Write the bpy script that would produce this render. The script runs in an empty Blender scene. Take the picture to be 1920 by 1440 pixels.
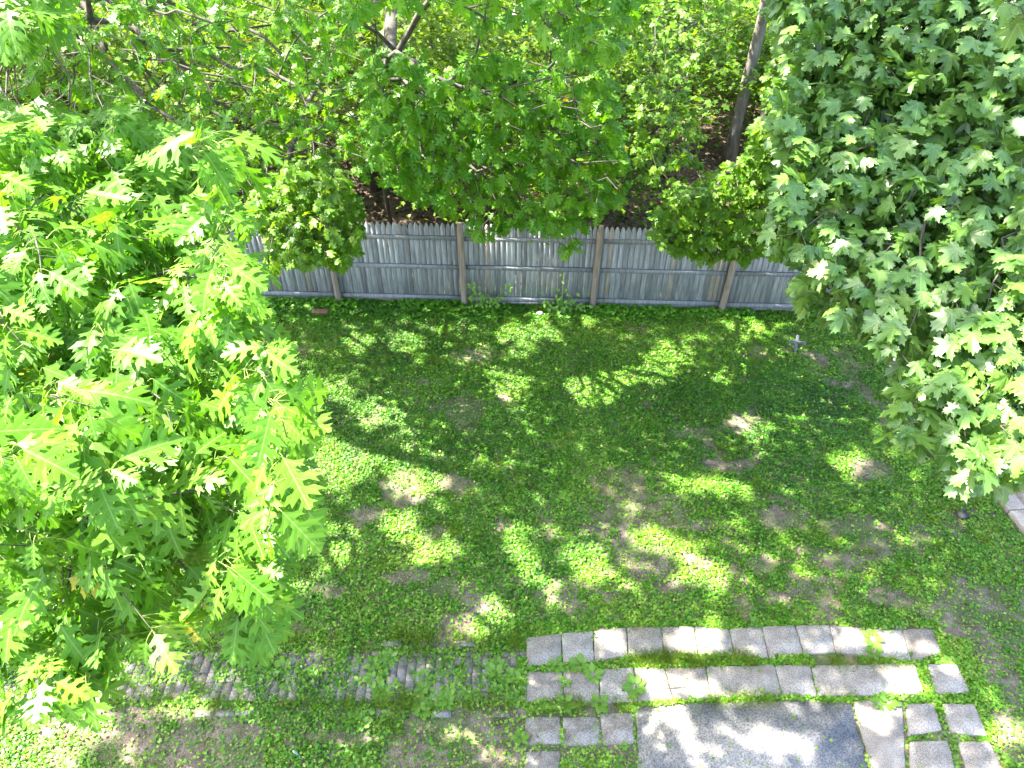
import bpy, math, random
import numpy as np
from mathutils import Vector
RNG = np.random.default_rng(7); random.seed(7)
S = bpy.context.scene
COL = S.collection
# ------------------------------------------------------------------ camera
CAM_H = 7.62; PITCH = math.radians(40); F = 1345.0
cd = bpy.data.cameras.new('camera'); cam = bpy.data.objects.new('camera', cd); COL.objects.link(cam)
cam.location = (0, 0, CAM_H); cam.rotation_euler = (math.radians(50), 0, 0)
cd.sensor_width = 36; cd.lens = F/1920*36; cd.clip_start = 0.05; cd.clip_end = 400
S.camera = cam
# ------------------------------------------------------------------ light
SUN_EL = math.radians(56)
SDIR = np.array([-0.945*math.cos(SUN_EL), 0.325*math.cos(SUN_EL), math.sin(SUN_EL)]); SDIR /= np.linalg.norm(SDIR)
w = bpy.data.worlds.new('World'); S.world = w; w.use_nodes = True
nt = w.node_tree; sky = nt.nodes.new('ShaderNodeTexSky'); sky.sky_type = 'NISHITA'; sky.sun_disc = False
sky.sun_elevation = SUN_EL; sky.sun_rotation = math.atan2(SDIR[0], SDIR[1])
sky.dust_density = 2.5; sky.ozone_density = 0.6
bg = nt.nodes['Background']; nt.links.new(sky.outputs[0], bg.inputs[0]); bg.inputs[1].default_value = 0.14
sl = bpy.data.lights.new('sun', 'SUN'); sl.energy = 5.0; sl.angle = math.radians(0.5); sl.color = (1, .95, .86)
so = bpy.data.objects.new('sun', sl); COL.objects.link(so); so.location = (-20, 8, 40)
so.rotation_euler = Vector((-SDIR[0], -SDIR[1], -SDIR[2])).to_track_quat('-Z', 'Y').to_euler()
S.view_settings.view_transform = 'Standard'; S.view_settings.look = 'None'
S.view_settings.gamma = 1; S.view_settings.exposure = 3.0
S.render.engine = 'CYCLES'
S.cycles.max_bounces = 5; S.cycles.diffuse_bounces = 4; S.cycles.transmission_bounces = 3; S.cycles.glossy_bounces = 2

# ------------------------------------------------------------------ helpers
CP, SP = math.cos(PITCH), math.sin(PITCH)
def ray(px, py):
    u = (px-960)/F; v = (py-720)/F
    return np.array([u, CP-v*SP, -SP-v*CP])
def G(px, py, z=0.0):
    r = ray(px, py); t = (z-CAM_H)/r[2]
    return np.array([r[0]*t, r[1]*t, z])
def P(px, py, d):
    return ray(px, py)*d + np.array([0, 0, CAM_H])
def project(p):
    p = np.asarray(p, float); x = p[..., 0]; y = p[..., 1]; z = p[..., 2]-CAM_H
    d = y*CP - z*SP; v = -y*SP - z*CP
    d = np.where(d < .1, .1, d)
    return 960+F*x/d, 720+F*v/d, d
def unit(v):
    v = np.asarray(v, float); return v/np.maximum(np.linalg.norm(v, axis=-1, keepdims=True), 1e-9)

_perm = np.random.default_rng(3).random((256, 256))
def vnoise(x, y, s=1.0, o=0.0):
    x = np.asarray(x)/s+o+100; y = np.asarray(y)/s+o*1.7+100
    xi = np.floor(x).astype(int); yi = np.floor(y).astype(int); fx = x-xi; fy = y-yi
    fx = fx*fx*(3-2*fx); fy = fy*fy*(3-2*fy)
    a = _perm[xi % 256, yi % 256]; b = _perm[(xi+1) % 256, yi % 256]
    c = _perm[xi % 256, (yi+1) % 256]; d = _perm[(xi+1) % 256, (yi+1) % 256]
    return (a*(1-fx)+b*fx)*(1-fy)+(c*(1-fx)+d*fx)*fy
def fnoise(x, y, s, o=0.0):
    return (vnoise(x, y, s, o)*.5+vnoise(x, y, s/2.1, o+5)*.3+vnoise(x, y, s/4.3, o+9)*.2)

def tag(o, label=None, cat=None, group=None, kind=None):
    if label: o['label'] = label
    if cat: o['category'] = cat
    if group: o['group'] = group
    if kind: o['kind'] = kind
    return o
def empty(name, loc=(0, 0, 0)):
    o = bpy.data.objects.new(name, None); COL.objects.link(o); o.location = [float(c) for c in loc]; o.empty_display_size = .2
    return o
def link_mesh(name, me, mats, parent=None, off=None):
    for m in (mats if isinstance(mats, (list, tuple)) else [mats]): me.materials.append(m)
    o = bpy.data.objects.new(name, me); COL.objects.link(o)
    if parent is not None:
        o.parent = parent
        me.transform(__import__('mathutils').Matrix.Translation(-Vector(parent.location if parent.parent is None else parent.parent.location)))
    return o
def raw_mesh(name, V, loops, lens, uv=None, tint=None, smooth=False, midx=None):
    me = bpy.data.meshes.new(name)
    V = np.ascontiguousarray(V, dtype=np.float32); loops = np.asarray(loops, dtype=np.int32); lens = np.asarray(lens, dtype=np.int32)
    me.vertices.add(len(V)); me.vertices.foreach_set('co', V.ravel())
    me.loops.add(len(loops)); me.loops.foreach_set('vertex_index', loops)
    me.polygons.add(len(lens)); st = np.zeros(len(lens), dtype=np.int32); st[1:] = np.cumsum(lens)[:-1]
    me.polygons.foreach_set('loop_start', st); me.polygons.foreach_set('loop_total', lens)
    if midx is not None: me.polygons.foreach_set('material_index', np.asarray(midx, dtype=np.int32))
    if smooth: me.polygons.foreach_set('use_smooth', np.ones(len(lens), dtype=bool))
    me.update(calc_edges=True)
    if uv is not None:
        l = me.uv_layers.new(name='UVMap'); l.data.foreach_set('uv', np.ascontiguousarray(uv[loops], dtype=np.float32).ravel())
    if tint is not None:
        a = me.attributes.new('tint', 'FLOAT', 'POINT'); a.data.foreach_set('value', np.ascontiguousarray(tint, dtype=np.float32))
    me.validate()
    return me

class MB:
    """plain mesh collector"""
    def __init__(s): s.V = []; s.L = []; s.N = []; s.T = []; s.n = 0
    def add(s, V, faces, tint=0.5):
        V = np.asarray(V, float); s.V.append(V); s.T.append(np.full(len(V), tint) if np.isscalar(tint) else tint)
        for f in faces: s.L.extend([i+s.n for i in f]); s.N.append(len(f))
        s.n += len(V)
    def box(s, c, ax, ay, az, hx, hy, hz, tint=.5):
        c = np.asarray(c, float); V = []
        for k in (-1, 1):
            for j in (-1, 1):
                for i in (-1, 1): V.append(c+i*hx*np.asarray(ax)+j*hy*np.asarray(ay)+k*hz*np.asarray(az))
        s.add(V, [(0, 2, 3, 1), (4, 5, 7, 6), (0, 1, 5, 4), (2, 6, 7, 3), (0, 4, 6, 2), (1, 3, 7, 5)], tint)
    def tube(s, pts, rad, n=6, tint=.5, cap=True, rough=0.0):
        pts = np.asarray(pts, float); m = len(pts); rad = np.broadcast_to(rad, (m,)).astype(float)
        d = unit(np.gradient(pts, axis=0))
        ref = np.array([0, 0, 1.]) if abs(d[0][2]) < .9 else np.array([1., 0, 0])
        V = []
        for i in range(m):
            u = unit(np.cross(d[i], ref)); v = np.cross(d[i], u)
            for k in range(n):
                a = 2*math.pi*k/n; r = rad[i]*(1+(rough*(RNG.random()-.5) if rough else 0))
                V.append(pts[i]+r*(math.cos(a)*u+math.sin(a)*v))
        Fs = [(i*n+k, i*n+(k+1) % n, (i+1)*n+(k+1) % n, (i+1)*n+k) for i in range(m-1) for k in range(n)]
        if cap: Fs += [tuple(range(n-1, -1, -1)), tuple((m-1)*n+k for k in range(n))]
        s.add(V, Fs, tint)
    def mesh(s, name, smooth=False):
        return raw_mesh(name, np.concatenate(s.V), s.L, s.N, tint=np.concatenate(s.T), smooth=smooth)
    def build(s, name, mat, parent=None, smooth=False):
        return link_mesh(name, s.mesh(name, smooth), mat, parent)

# ------------------------------------------------------------------ materials
def newmat(name):
    m = bpy.data.materials.new(name); m.use_nodes = True; n = m.node_tree; n.nodes.clear()
    out = n.nodes.new('ShaderNodeOutputMaterial'); return m, n, out
def N(n, t, **k):
    x = n.nodes.new(t)
    for a, b in k.items(): setattr(x, a, b)
    return x
def ramp(n, stops, interp='LINEAR'):
    r = N(n, 'ShaderNodeValToRGB'); e = r.color_ramp.elements; r.color_ramp.interpolation = interp
    while len(e) < len(stops): e.new(0.5)
    for i, (p, c) in enumerate(stops): e[i].position = p; e[i].color = (*c, 1)
    return r
def mth(n, op, a, b=None, c=None):
    x = N(n, 'ShaderNodeMath', operation=op)
    for i, v in enumerate((a, b, c)):
        if v is None: continue
        if isinstance(v, (int, float)): x.inputs[i].default_value = v
        else: n.links.new(v, x.inputs[i])
    return x.outputs[0]
def leaf_mat(name, stops, trans=.5, gloss=.12, rough=.35, veins=None, tcol=(1.25, 1.15, .5)):
    m, n, out = newmat(name); L = n.links.new
    at = N(n, 'ShaderNodeAttribute', attribute_name='tint')
    r = ramp(n, stops); L(at.outputs['Fac'], r.inputs[0]); col = r.outputs[0]
    geo = N(n, 'ShaderNodeTexCoord')
    nz = N(n, 'ShaderNodeTexNoise'); nz.inputs['Scale'].default_value = 9; nz.inputs['Detail'].default_value = 3
    L(geo.outputs['Object'], nz.inputs['Vector'])
    mul = N(n, 'ShaderNodeMix', data_type='RGBA', blend_type='MULTIPLY'); mul.inputs[0].default_value = 1
    rr = ramp(n, [(.3, (.82, .84, .8)), (.7, (1.12, 1.1, 1.1))]); L(nz.outputs[0], rr.inputs[0])
    L(col, mul.inputs[6]); L(rr.outputs[0], mul.inputs[7]); col = mul.outputs[2]
    bump = None
    if veins:
        uv = N(n, 'ShaderNodeUVMap'); sp = N(n, 'ShaderNodeSeparateXYZ'); L(uv.outputs[0], sp.inputs[0])
        ax = mth(n, 'ABSOLUTE', sp.outputs[0])
        if veins == 'oak':
            mid = mth(n, 'LESS_THAN', ax, .014)
            t = mth(n, 'MULTIPLY', mth(n, 'SUBTRACT', sp.outputs[1], mth(n, 'MULTIPLY', ax, .85)), 6.2)
            fr = mth(n, 'ABSOLUTE', mth(n, 'SUBTRACT', mth(n, 'FRACT', t), .5))
            side = mth(n, 'LESS_THAN', fr, .05)
            v = mth(n, 'MAXIMUM', mid, mth(n, 'MULTIPLY', side, .5))
            h = mth(n, 'ADD', mth(n, 'MULTIPLY', fr, 1.0), mth(n, 'MULTIPLY', mid, -.5))
        else:
            yy = mth(n, 'SUBTRACT', sp.outputs[1], .08)
            ang = mth(n, 'ARCTAN2', ax, yy)       # 0 forward
            rad = mth(n, 'SQRT', mth(n, 'ADD', mth(n, 'MULTIPLY', ax, ax), mth(n, 'MULTIPLY', yy, yy)))
            v = None; h = None
            for a0 in (0.0, .82, 1.62):
                d = mth(n, 'MULTIPLY', mth(n, 'ABSOLUTE', mth(n, 'SUBTRACT', ang, a0)), rad)
                q = mth(n, 'LESS_THAN', d, .012)
                v = q if v is None else mth(n, 'MAXIMUM', v, q)
                h = d if h is None else mth(n, 'MINIMUM', h, d)
            h = mth(n, 'MULTIPLY', h, 4)
        mv = N(n, 'ShaderNodeMix', data_type='RGBA', blend_type='MIX'); L(mth(n, 'MULTIPLY', v, .55), mv.inputs[0])
        L(col, mv.inputs[6]); mv.inputs[7].default_value = (.30, .42, .12, 1); col = mv.outputs[2]
        bump = N(n, 'ShaderNodeBump'); bump.inputs['Strength'].default_value = .22; bump.inputs['Distance'].default_value = .006
        L(h, bump.inputs['Height'])
    p = N(n, 'ShaderNodeBsdfPrincipled'); L(col, p.inputs['Base Color']); p.inputs['Roughness'].default_value = rough
    p.inputs['Specular IOR Level'].default_value = gloss*4
    tr = N(n, 'ShaderNodeBsdfTranslucent')
    tm = N(n, 'ShaderNodeMix', data_type='RGBA', blend_type='MULTIPLY'); tm.inputs[0].default_value = 1; L(col, tm.inputs[6]); tm.inputs[7].default_value = (*tcol, 1)
    L(tm.outputs[2], tr.inputs[0])
    if bump: L(bump.outputs[0], p.inputs['Normal'])
    mx = N(n, 'ShaderNodeMixShader'); mx.inputs[0].default_value = trans; L(p.outputs[0], mx.inputs[1]); L(tr.outputs[0], mx.inputs[2])
    L(mx.outputs[0], out.inputs[0]); return m
def rough_mat(name, stops, scale=4, detail=6, rough=.9, bump=.4, bscale=None, stretch=(1, 1, 1), tintmix=0.0, speck=None, tintstops=None):
    m, n, out = newmat(name); L = n.links.new
    tc = N(n, 'ShaderNodeTexCoord'); mp = N(n, 'ShaderNodeMapping'); mp.inputs['Scale'].default_value = stretch
    L(tc.outputs['Object'], mp.inputs[0])
    nz = N(n, 'ShaderNodeTexNoise'); nz.inputs['Scale'].default_value = scale; nz.inputs['Detail'].default_value = detail; nz.inputs['Roughness'].default_value = .65
    L(mp.outputs[0], nz.inputs['Vector']); r = ramp(n, stops); L(nz.outputs[0], r.inputs[0]); col = r.outputs[0]
    if tintmix:
        at = N(n, 'ShaderNodeAttribute', attribute_name='tint'); r2 = ramp(n, tintstops or [(0, (.55, .55, .55)), (1, (1.45, 1.4, 1.35))]); L(at.outputs['Fac'], r2.inputs[0])
        mm = N(n, 'ShaderNodeMix', data_type='RGBA', blend_type='MULTIPLY'); mm.inputs[0].default_value = tintmix; L(col, mm.inputs[6]); L(r2.outputs[0], mm.inputs[7]); col = mm.outputs[2]
    if speck:
        n2 = N(n, 'ShaderNodeTexNoise'); n2.inputs['Scale'].default_value = speck; n2.inputs['Detail'].default_value = 2; L(tc.outputs['Object'], n2.inputs['Vector'])
        r3 = ramp(n, [(.35, (.6, .6, .6)), (.65, (1.4, 1.4, 1.4))]); L(n2.outputs[0], r3.inputs[0])
        m3 = N(n, 'ShaderNodeMix', data_type='RGBA', blend_type='MULTIPLY'); m3.inputs[0].default_value = 1; L(col, m3.inputs[6]); L(r3.outputs[0], m3.inputs[7]); col = m3.outputs[2]
    p = N(n, 'ShaderNodeBsdfPrincipled'); L(col, p.inputs['Base Color']); p.inputs['Roughness'].default_value = rough; p.inputs['Specular IOR Level'].default_value = .25
    if bump:
        b = N(n, 'ShaderNodeBump'); b.inputs['Strength'].default_value = bump; b.inputs['Distance'].default_value = .02
        n4 = N(n, 'ShaderNodeTexNoise'); n4.inputs['Scale'].default_value = bscale or scale*4; n4.inputs['Detail'].default_value = 5; L(mp.outputs[0], n4.inputs['Vector'])
        L(n4.outputs[0], b.inputs['Height']); L(b.outputs[0], p.inputs['Normal'])
    L(p.outputs[0], out.inputs[0]); return m

M_OAK = leaf_mat('oak_leaf', [(0, (.065, .19, .010)), (.5, (.11, .28, .016)), (.9, (.165, .35, .025)), (.985, (.21, .39, .03)), (1, (.6, .48, .05))], trans=.46, gloss=.08, rough=.46, veins='oak', tcol=(1.0, 1.05, .3))
M_OAKF = leaf_mat('oak_leaf_woods', [(0, (.05, .19, .004)), (.5, (.10, .28, .008)), (.95, (.19, .38, .015)), (1, (.5, .42, .05))], trans=.5, gloss=.09, rough=.42, veins='oak', tcol=(1.2, 1.15, .25))
M_MAPLE = leaf_mat('maple_leaf', [(0, (.06, .155, .018)), (.5, (.105, .225, .034)), (.93, (.17, .31, .05)), (1, (.32, .40, .08))], trans=.34, gloss=.22, rough=.40, veins='maple', tcol=(1.2, 1.2, .3))
M_MAPLEF = leaf_mat('maple_leaf_woods', [(0, (.055, .17, .006)), (.5, (.11, .25, .012)), (1, (.21, .36, .02))], trans=.5, gloss=.1, rough=.45, veins='maple', tcol=(1.2, 1.15, .25))
M_UNDER = leaf_mat('undergrowth_leaf', [(0, (.04, .11, .004)), (.5, (.10, .20, .008)), (1, (.24, .34, .015))], trans=.5, gloss=.07, rough=.5, tcol=(1.2, 1.15, .3))
M_COVER = leaf_mat('ground_cover_leaf', [(0, (.025, .10, .004)), (.45, (.08, .26, .009)), (.85, (.22, .40, .025)), (1, (.45, .45, .13))], trans=.32, gloss=.11, rough=.5, tcol=(1.2, 1.1, .35))
M_WEED = leaf_mat('weed_leaf', [(0, (.08, .22, .012)), (1, (.19, .35, .035))], trans=.3, gloss=.12, rough=.45, veins='oak')
M_GRASS = leaf_mat('grass_blade', [(0, (.07, .16, .006)), (1, (.22, .30, .03))], trans=.3, gloss=.06, rough=.5)
M_STEM = rough_mat('green_stem', [(.3, (.14, .24, .04)), (.7, (.26, .32, .08))], bump=0)
M_TWIG = rough_mat('grey_bark_twig', [(.3, (.05, .042, .035)), (.7, (.13, .115, .095))], scale=14, bump=.2)
M_BARK = rough_mat('furrowed_bark', [(.3, (.085, .07, .055)), (.55, (.20, .175, .15)), (.75, (.33, .31, .28))], scale=9, stretch=(1, 1, .22), bump=1.0, bscale=22)
M_BARKD = rough_mat('dark_bark', [(.3, (.04, .032, .026)), (.7, (.13, .11, .09))], scale=9, stretch=(1, 1, .22), bump=1.0, bscale=22)

# ------------------------------------------------------------------ leaf templates  (V, polys, uv)
def mirror(half, polys):
    """half: pts with x>=0, index of midrib pts keep"""
    V = [(x, y, 0) for x, y in half]; mp = {}
    for i, (x, y) in enumerate(half):
        if x == 0: mp[i] = i
        else: mp[i] = len(V); V.append((-x, y, 0))
    ps = [tuple(p) for p in polys]+[tuple(mp[i] for i in reversed(p)) for p in polys]
    return np.array(V, float), ps
OAK_H = [(0, 0), (0, .30), (0, .55), (0, .78), (0, 1.0),
         (.03, .04), (.075, .25), (.08, .35), (.09, .51), (.085, .60), (.07, .745), (.065, .81),   # 5-11 edge of the middle strip
         (.12, .13), (.20, .17), (.29, .19), (.22, .25), (.25, .31), (.15, .25),                   # 12-17 lobe 1
         (.17, .40), (.27, .40), (.31, .46), (.45, .56), (.30, .555), (.33, .66), (.20, .535),      # 18-24 lobe 2
         (.14, .635), (.23, .65), (.37, .81), (.235, .765), (.25, .87), (.12, .775),                # 25-30 lobe 3
         (.10, .86), (.17, .93), (.08, .91), (.06, .97)]                                            # 31-34 tip
OAK = mirror(OAK_H, [(0, 5, 6, 7, 1), (1, 7, 8, 9, 2), (2, 9, 10, 11, 3), (3, 11, 31, 32, 33, 34, 4),
                     (5, 12, 13, 14, 15, 16, 17, 6), (7, 18, 19, 20, 21, 22, 23, 24, 8), (9, 25, 26, 27, 28, 29, 30, 10)])
OAKM = (OAK[0].copy(), OAK[1]); _t = OAKM[0]; _t[[5, 6, 7, 8, 9, 10, 11]] *= [1.5, 1, 1]
for _i in range(5, len(_t)):
    if abs(_t[_i, 0]) > .10: _t[_i, 0] *= 1.12
    elif abs(_t[_i, 0]) < .13 and .2 < _t[_i, 1] < .83: _t[_i, 0] = math.copysign(max(abs(_t[_i, 0]), .125), _t[_i, 0])
MAP_H = [(0, .08), (0, 1.0), (0, 0), (.10, -.07), (.22, -.05), (.30, -.10), (.34, .0), (.50, .03), (.42, .12), (.40, .20), (.30, .24),
         (.44, .30), (.52, .28), (.53, .40), (.66, .52), (.50, .52), (.46, .62), (.34, .54), (.19, .50),
         (.22, .66), (.31, .74), (.20, .78), (.16, .90), (.07, .85)]
MAPLE = mirror(MAP_H, [(0, 2, 3, 4, 5), (0, 5, 6, 7), (0, 7, 8, 9, 10), (0, 10, 11, 12, 13, 14), (0, 14, 15, 16, 17, 18), (0, 18, 19, 20, 21, 22, 23, 1)])
FAR_H = [(0, 0), (0, 1), (.36, .02), (.22, .30), (.48, .52), (.17, .60)]
FARLEAF = mirror(FAR_H, [(0, 2, 3, 4, 5, 1)])
OVAL = mirror([(0, 0), (0, .5), (0, 1), (.05, .12), (.24, .32), (.29, .55), (.2, .8)], [(0, 3, 4, 5, 1), (1, 5, 6, 2)])
DIAM = (np.array([(0, 0, 0), (.42, .45, .06), (0, 1, 0), (-.42, .45, .06)], float), [(0, 1, 2, 3)])
BLADE = (np.array([(-.03, 0, 0), (.03, 0, 0), (.02, .6, -.06), (0, 1, -.22), (-.02, .6, -.06)], float), [(0, 1, 2, 4), (4, 2, 3)])

def batch(tmpl, pos, Y, Z, size, tint, fold=.15, bend=.25, wide=1.0):
    """pos (N,3) base; Y direction; Z approx normal; returns V, loops, lens, uv, tint arrays"""
    T, polys = tmpl; n = len(T); K = len(pos)
    Y = unit(Y); Z = unit(Z - (Z*Y).sum(-1, keepdims=True)*Y); X = np.cross(Y, Z)
    fold = np.broadcast_to(fold, (K,)); bend = np.broadcast_to(bend, (K,)); size = np.broadcast_to(size, (K,))
    x = T[None, :, 0]*wide; y = np.broadcast_to(T[None, :, 1], (K, n)); z = T[None, :, 2]+fold[:, None]*np.abs(x)-bend[:, None]*(y**2)-.35*bend[:, None]*(x*2)**2
    V = pos[:, None, :] + size[:, None, None]*(x[..., None]*X[:, None]+y[..., None]*Y[:, None]+z[..., None]*Z[:, None])
    lp = np.concatenate([np.array(p) for p in polys]); ln = np.array([len(p) for p in polys])
    loops = (lp[None]+n*np.arange(K)[:, None]).ravel(); lens = np.tile(ln, K)
    uv = np.tile(T[:, :2], (K, 1)); tt = np.repeat(np.broadcast_to(tint, (K,)), n)
    return V.reshape(-1, 3), loops, lens, uv, tt
def leaf_object(name, mat, parent, batches):
    Vs, Ls, Ns, Us, Ts, off = [], [], [], [], [], 0
    for V, l, n_, u, t in batches:
        Vs.append(V); Ls.append(l+off); Ns.append(n_); Us.append(u); Ts.append(t); off += len(V)
    me = raw_mesh(name, np.concatenate(Vs), np.concatenate(Ls), np.concatenate(Ns), uv=np.concatenate(Us), tint=np.concatenate(Ts))
    return link_mesh(name, me, mat, parent)

# ------------------------------------------------------------------ sun patches on the ground, ellipses measured in the photo
PATCH = [(550, 737, 48, 20, 0), (638, 735, 26, 15, 12), (733, 770, 62, 26, -8), (880, 787, 30, 36, 0), (800, 808, 100, 11, 14), (855, 830, 90, 9, 20),
         (640, 870, 62, 46, 8), (575, 855, 50, 35, 0), (775, 885, 55, 36, 18), (760, 990, 34, 22, 0), (640, 1030, 48, 28, 28), (600, 1010, 30, 30, 0),
         (930, 722, 55, 13, 3), (985, 1045, 14, 60, -26), (1035, 1110, 14, 40, -25), (1120, 732, 44, 22, 10), (1175, 712, 60, 13, -12), (1235, 700, 24, 18, 0),
         (1255, 668, 36, 14, 0), (1375, 706, 20, 14, 0), (1545, 735, 22, 13, 15), (1420, 620, 44, 9, 0), (1090, 603, 22, 7, 0), (1010, 586, 16, 12, 20),
         (760, 640, 30, 9, 0), (685, 643, 26, 8, -10), (965, 627, 24, 8, 0), (1030, 628, 20, 8, 0), (985, 660, 20, 8, 0), (838, 620, 10, 5, 0), (1418, 818, 18, 16, 20),
         (1335, 915, 75, 12, 4), (1250, 1020, 60, 18, 12), (1325, 1075, 45, 14, 8), (1580, 755, 14, 7, 0), (1820, 1033, 36, 10, 12), (1470, 712, 14, 5, 0), (1590, 870, 24, 18, 20),
         (1155, 1205, 28, 16, 25), (1305, 1205, 34, 18, 8), (1235, 1280, 42, 22, 28), (1310, 1290, 50, 12, 12), (1700, 1285, 34, 20, 10), (1240, 1350, 46, 16, 0), (1205, 1385, 22, 20, 0), (1310, 1402, 20, 9, 0),
         (1610, 1205, 50, 7, 0), (1640, 1345, 36, 14, 12), (1440, 1390, 90, 14, 10), (1750, 1220, 20, 10, 0), (1870, 1178, 30, 8, 10), (1890, 1370, 20, 30, 0), (950, 1420, 60, 18, 0), (860, 1375, 70, 12, 5),
         (180, 1365, 40, 14, 0), (340, 1330, 55, 12, 0), (700, 1385, 40, 9, 0), (560, 1110, 26, 10, 0), (905, 1165, 50, 26, -20), (440, 1000, 70, 40, 0), (1390, 790, 22, 9, 0), (1100, 1060, 30, 40, -30), (820, 1040, 40, 20, 0)]
PA = np.array(PATCH, float)
def lit_fraction(g):
    """1 where the canopy is open towards the sun for ground points g (N,2)"""
    px, py, d = project(np.column_stack([g, np.zeros(len(g))]))
    wob = (vnoise(g[:, 0], g[:, 1], .22)-.5)*.9
    out = np.zeros(len(g), bool)
    for cx, cy, rx, ry, a in PA:
        a = math.radians(a); dx = px-cx; dy = py-cy
        u = (dx*math.cos(a)+dy*math.sin(a))/(rx*1.08+14); v = (-dx*math.sin(a)+dy*math.cos(a))/(ry*1.08+10)
        out |= (u*u+v*v+wob) < 1
    woods = g[:, 1] > 12.3
    nn = fnoise(g[:, 0], g[:, 1], 2.4, 3)
    out |= woods & (nn > .525)
    left = (g[:, 0] < -4.3) & (g[:, 1] < 11)
    out |= left & (nn > .42)
    out |= (g[:, 1] > 11.3) & ~woods & (nn > .47)
    near = (g[:, 1] < 2.95)
    out |= near & (nn > .37)
    return out
def keep_unlit(p):
    g = p[:, :2]-SDIR[:2]*(p[:, 2:3]/SDIR[2])
    return ~lit_fraction(g)

# ------------------------------------------------------------------ tree machinery
def in_poly(x, y, poly):
    poly = np.asarray(poly, float); r = np.zeros(len(x), bool); j = len(poly)-1
    for i in range(len(poly)):
        xi, yi = poly[i]; xj, yj = poly[j]
        c = ((yi > y) != (yj > y)) & (x < (xj-xi)*(y-yi)/(yj-yi+1e-9)+xi); r ^= c; j = i
    return r
def fill_crown(poly, depth, n, thick, seed=0, cand=8, gap=0.0, wob=60):
    """n tip positions spread evenly through a crown volume whose outline and distance are given"""
    rg = np.random.default_rng(seed); poly = np.asarray(poly, float); lo = poly.min(0); hi = poly.max(0); pts = []
    while len(pts) < n:
        k = 60; xy = lo+rg.random((k, 2))*(hi-lo); wx = (vnoise(xy[:, 0], xy[:, 1], 60, seed+3)-.5)*wob; wy = (vnoise(xy[:, 0], xy[:, 1], 55, seed+8)-.5)*wob; ok = in_poly(xy[:, 0]+wx, xy[:, 1]+wy, poly); xy = xy[ok]; xy = xy[(vnoise(xy[:, 0], xy[:, 1], 95, seed) > gap)][:cand]
        if len(xy) == 0: continue
        C = np.array([P(a, b, depth(a, b)+thick*rg.random()**1.2) for a, b in xy])
        C = C[C[:, 2] > .5]
        if len(C) == 0: continue
        if pts:
            dd = np.linalg.norm(C[:, None]-np.array(pts)[None], axis=2).min(1); pts.append(C[dd.argmax()])
        else: pts.append(C[0])
    return np.array(pts)
def grow(root_path, tips, seg=.35, k=.35):
    """connect every tip to a growing skeleton; returns node arrays and tip directions"""
    nodes = [np.asarray(p, float) for p in root_path]; par = [-1]+list(range(len(nodes)-1)); plen = [0.0]
    for i in range(1, len(nodes)): plen.append(plen[-1]+np.linalg.norm(nodes[i]-nodes[i-1])*.25)
    A = np.zeros((len(nodes)+len(tips)*14, 3)); A[:len(nodes)] = nodes; PL = np.zeros(len(A)); PL[:len(nodes)] = plen; cnt = len(nodes)
    start = min(2, cnt-1)
    c0 = np.array(root_path[len(root_path)//2]); order = np.argsort(np.linalg.norm(tips-c0, axis=1)); tipn = np.zeros(len(tips), int)
    for ti in order:
        t = tips[ti]; d = np.linalg.norm(A[:cnt]-t, axis=1)
        cost = d+k*PL[:cnt]+.5*np.maximum(0, A[:cnt, 2]-t[2]-.3); cost[:start] += 50
        j = int(cost.argmin()); D = d[j]; m = max(1, min(12, int(D/seg))); b = A[j].copy(); side = RNG.normal(0, .05*min(D, 1.2), 3)
        prev = j
        for q in range(1, m+1):
            f = q/m; p = b+(t-b)*f+side*math.sin(math.pi*f)+np.array([0, 0, .07*D])*math.sin(math.pi*f)
            A[cnt] = p; PL[cnt] = PL[prev]+D/m; par.append(prev); prev = cnt; cnt += 1
        tipn[ti] = prev
    A = A[:cnt]; par = np.array(par); nr = len(root_path); fixed = np.zeros(cnt, bool); fixed[:nr] = True; fixed[tipn] = True
    for _ in range(4):
        sm = np.zeros_like(A); c_ = np.zeros(cnt); np.add.at(sm, par[1:], A[1:]); np.add.at(c_, par[1:], 1)
        ok = (~fixed) & (c_ > 0); avg = (A[np.maximum(par, 0)]+sm/np.maximum(c_, 1)[:, None])/2; A[ok] = .45*A[ok]+.55*avg[ok]
    w_ = np.zeros(cnt); w_[tipn] = 1
    for i in range(cnt-1, 0, -1): w_[par[i]] += w_[i]
    return A, par, w_, tipn
def skeleton_mesh(mb, A, par, w_, rtip=.004, power=.5, skip=0, sides=5, rmax=.14):
    """one tapered prism per skeleton segment"""
    idx = np.arange(len(A))[(par >= 0) & (np.arange(len(A)) >= skip)]
    a = A[par[idx]]; b = A[idx]; d = unit(b-a); ra = np.minimum(rmax, rtip*np.maximum(w_[par[idx]], 1)**power); rb = np.minimum(rmax, rtip*np.maximum(w_[idx], 1)**power)
    ra = np.minimum(ra, rb*1.35)
    u = unit(np.cross(d, np.where(np.abs(d[:, 2:3]) < .9, [[0, 0, 1.]], [[1., 0, 0]]))); v = np.cross(d, u)
    rings = []
    for base, r in ((a-d*ra[:, None]*.3, ra), (b, rb)):
        for q in range(sides):
            g = 2*math.pi*q/sides; rings.append(base+r[:, None]*(math.cos(g)*u+math.sin(g)*v))
    V = np.stack(rings, 1).reshape(-1, 3); Fq = [[q, (q+1) % sides, sides+(q+1) % sides, sides+q] for q in range(sides)]
    n = 2*sides; lp = (np.array(Fq).ravel()[None]+n*np.arange(len(idx))[:, None]).ravel()
    mb.V.append(V); mb.T.append(np.full(len(V), .5)); mb.L.extend((lp+mb.n).tolist()); mb.N.extend([4]*(sides*len(idx))); mb.n += len(V)
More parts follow.
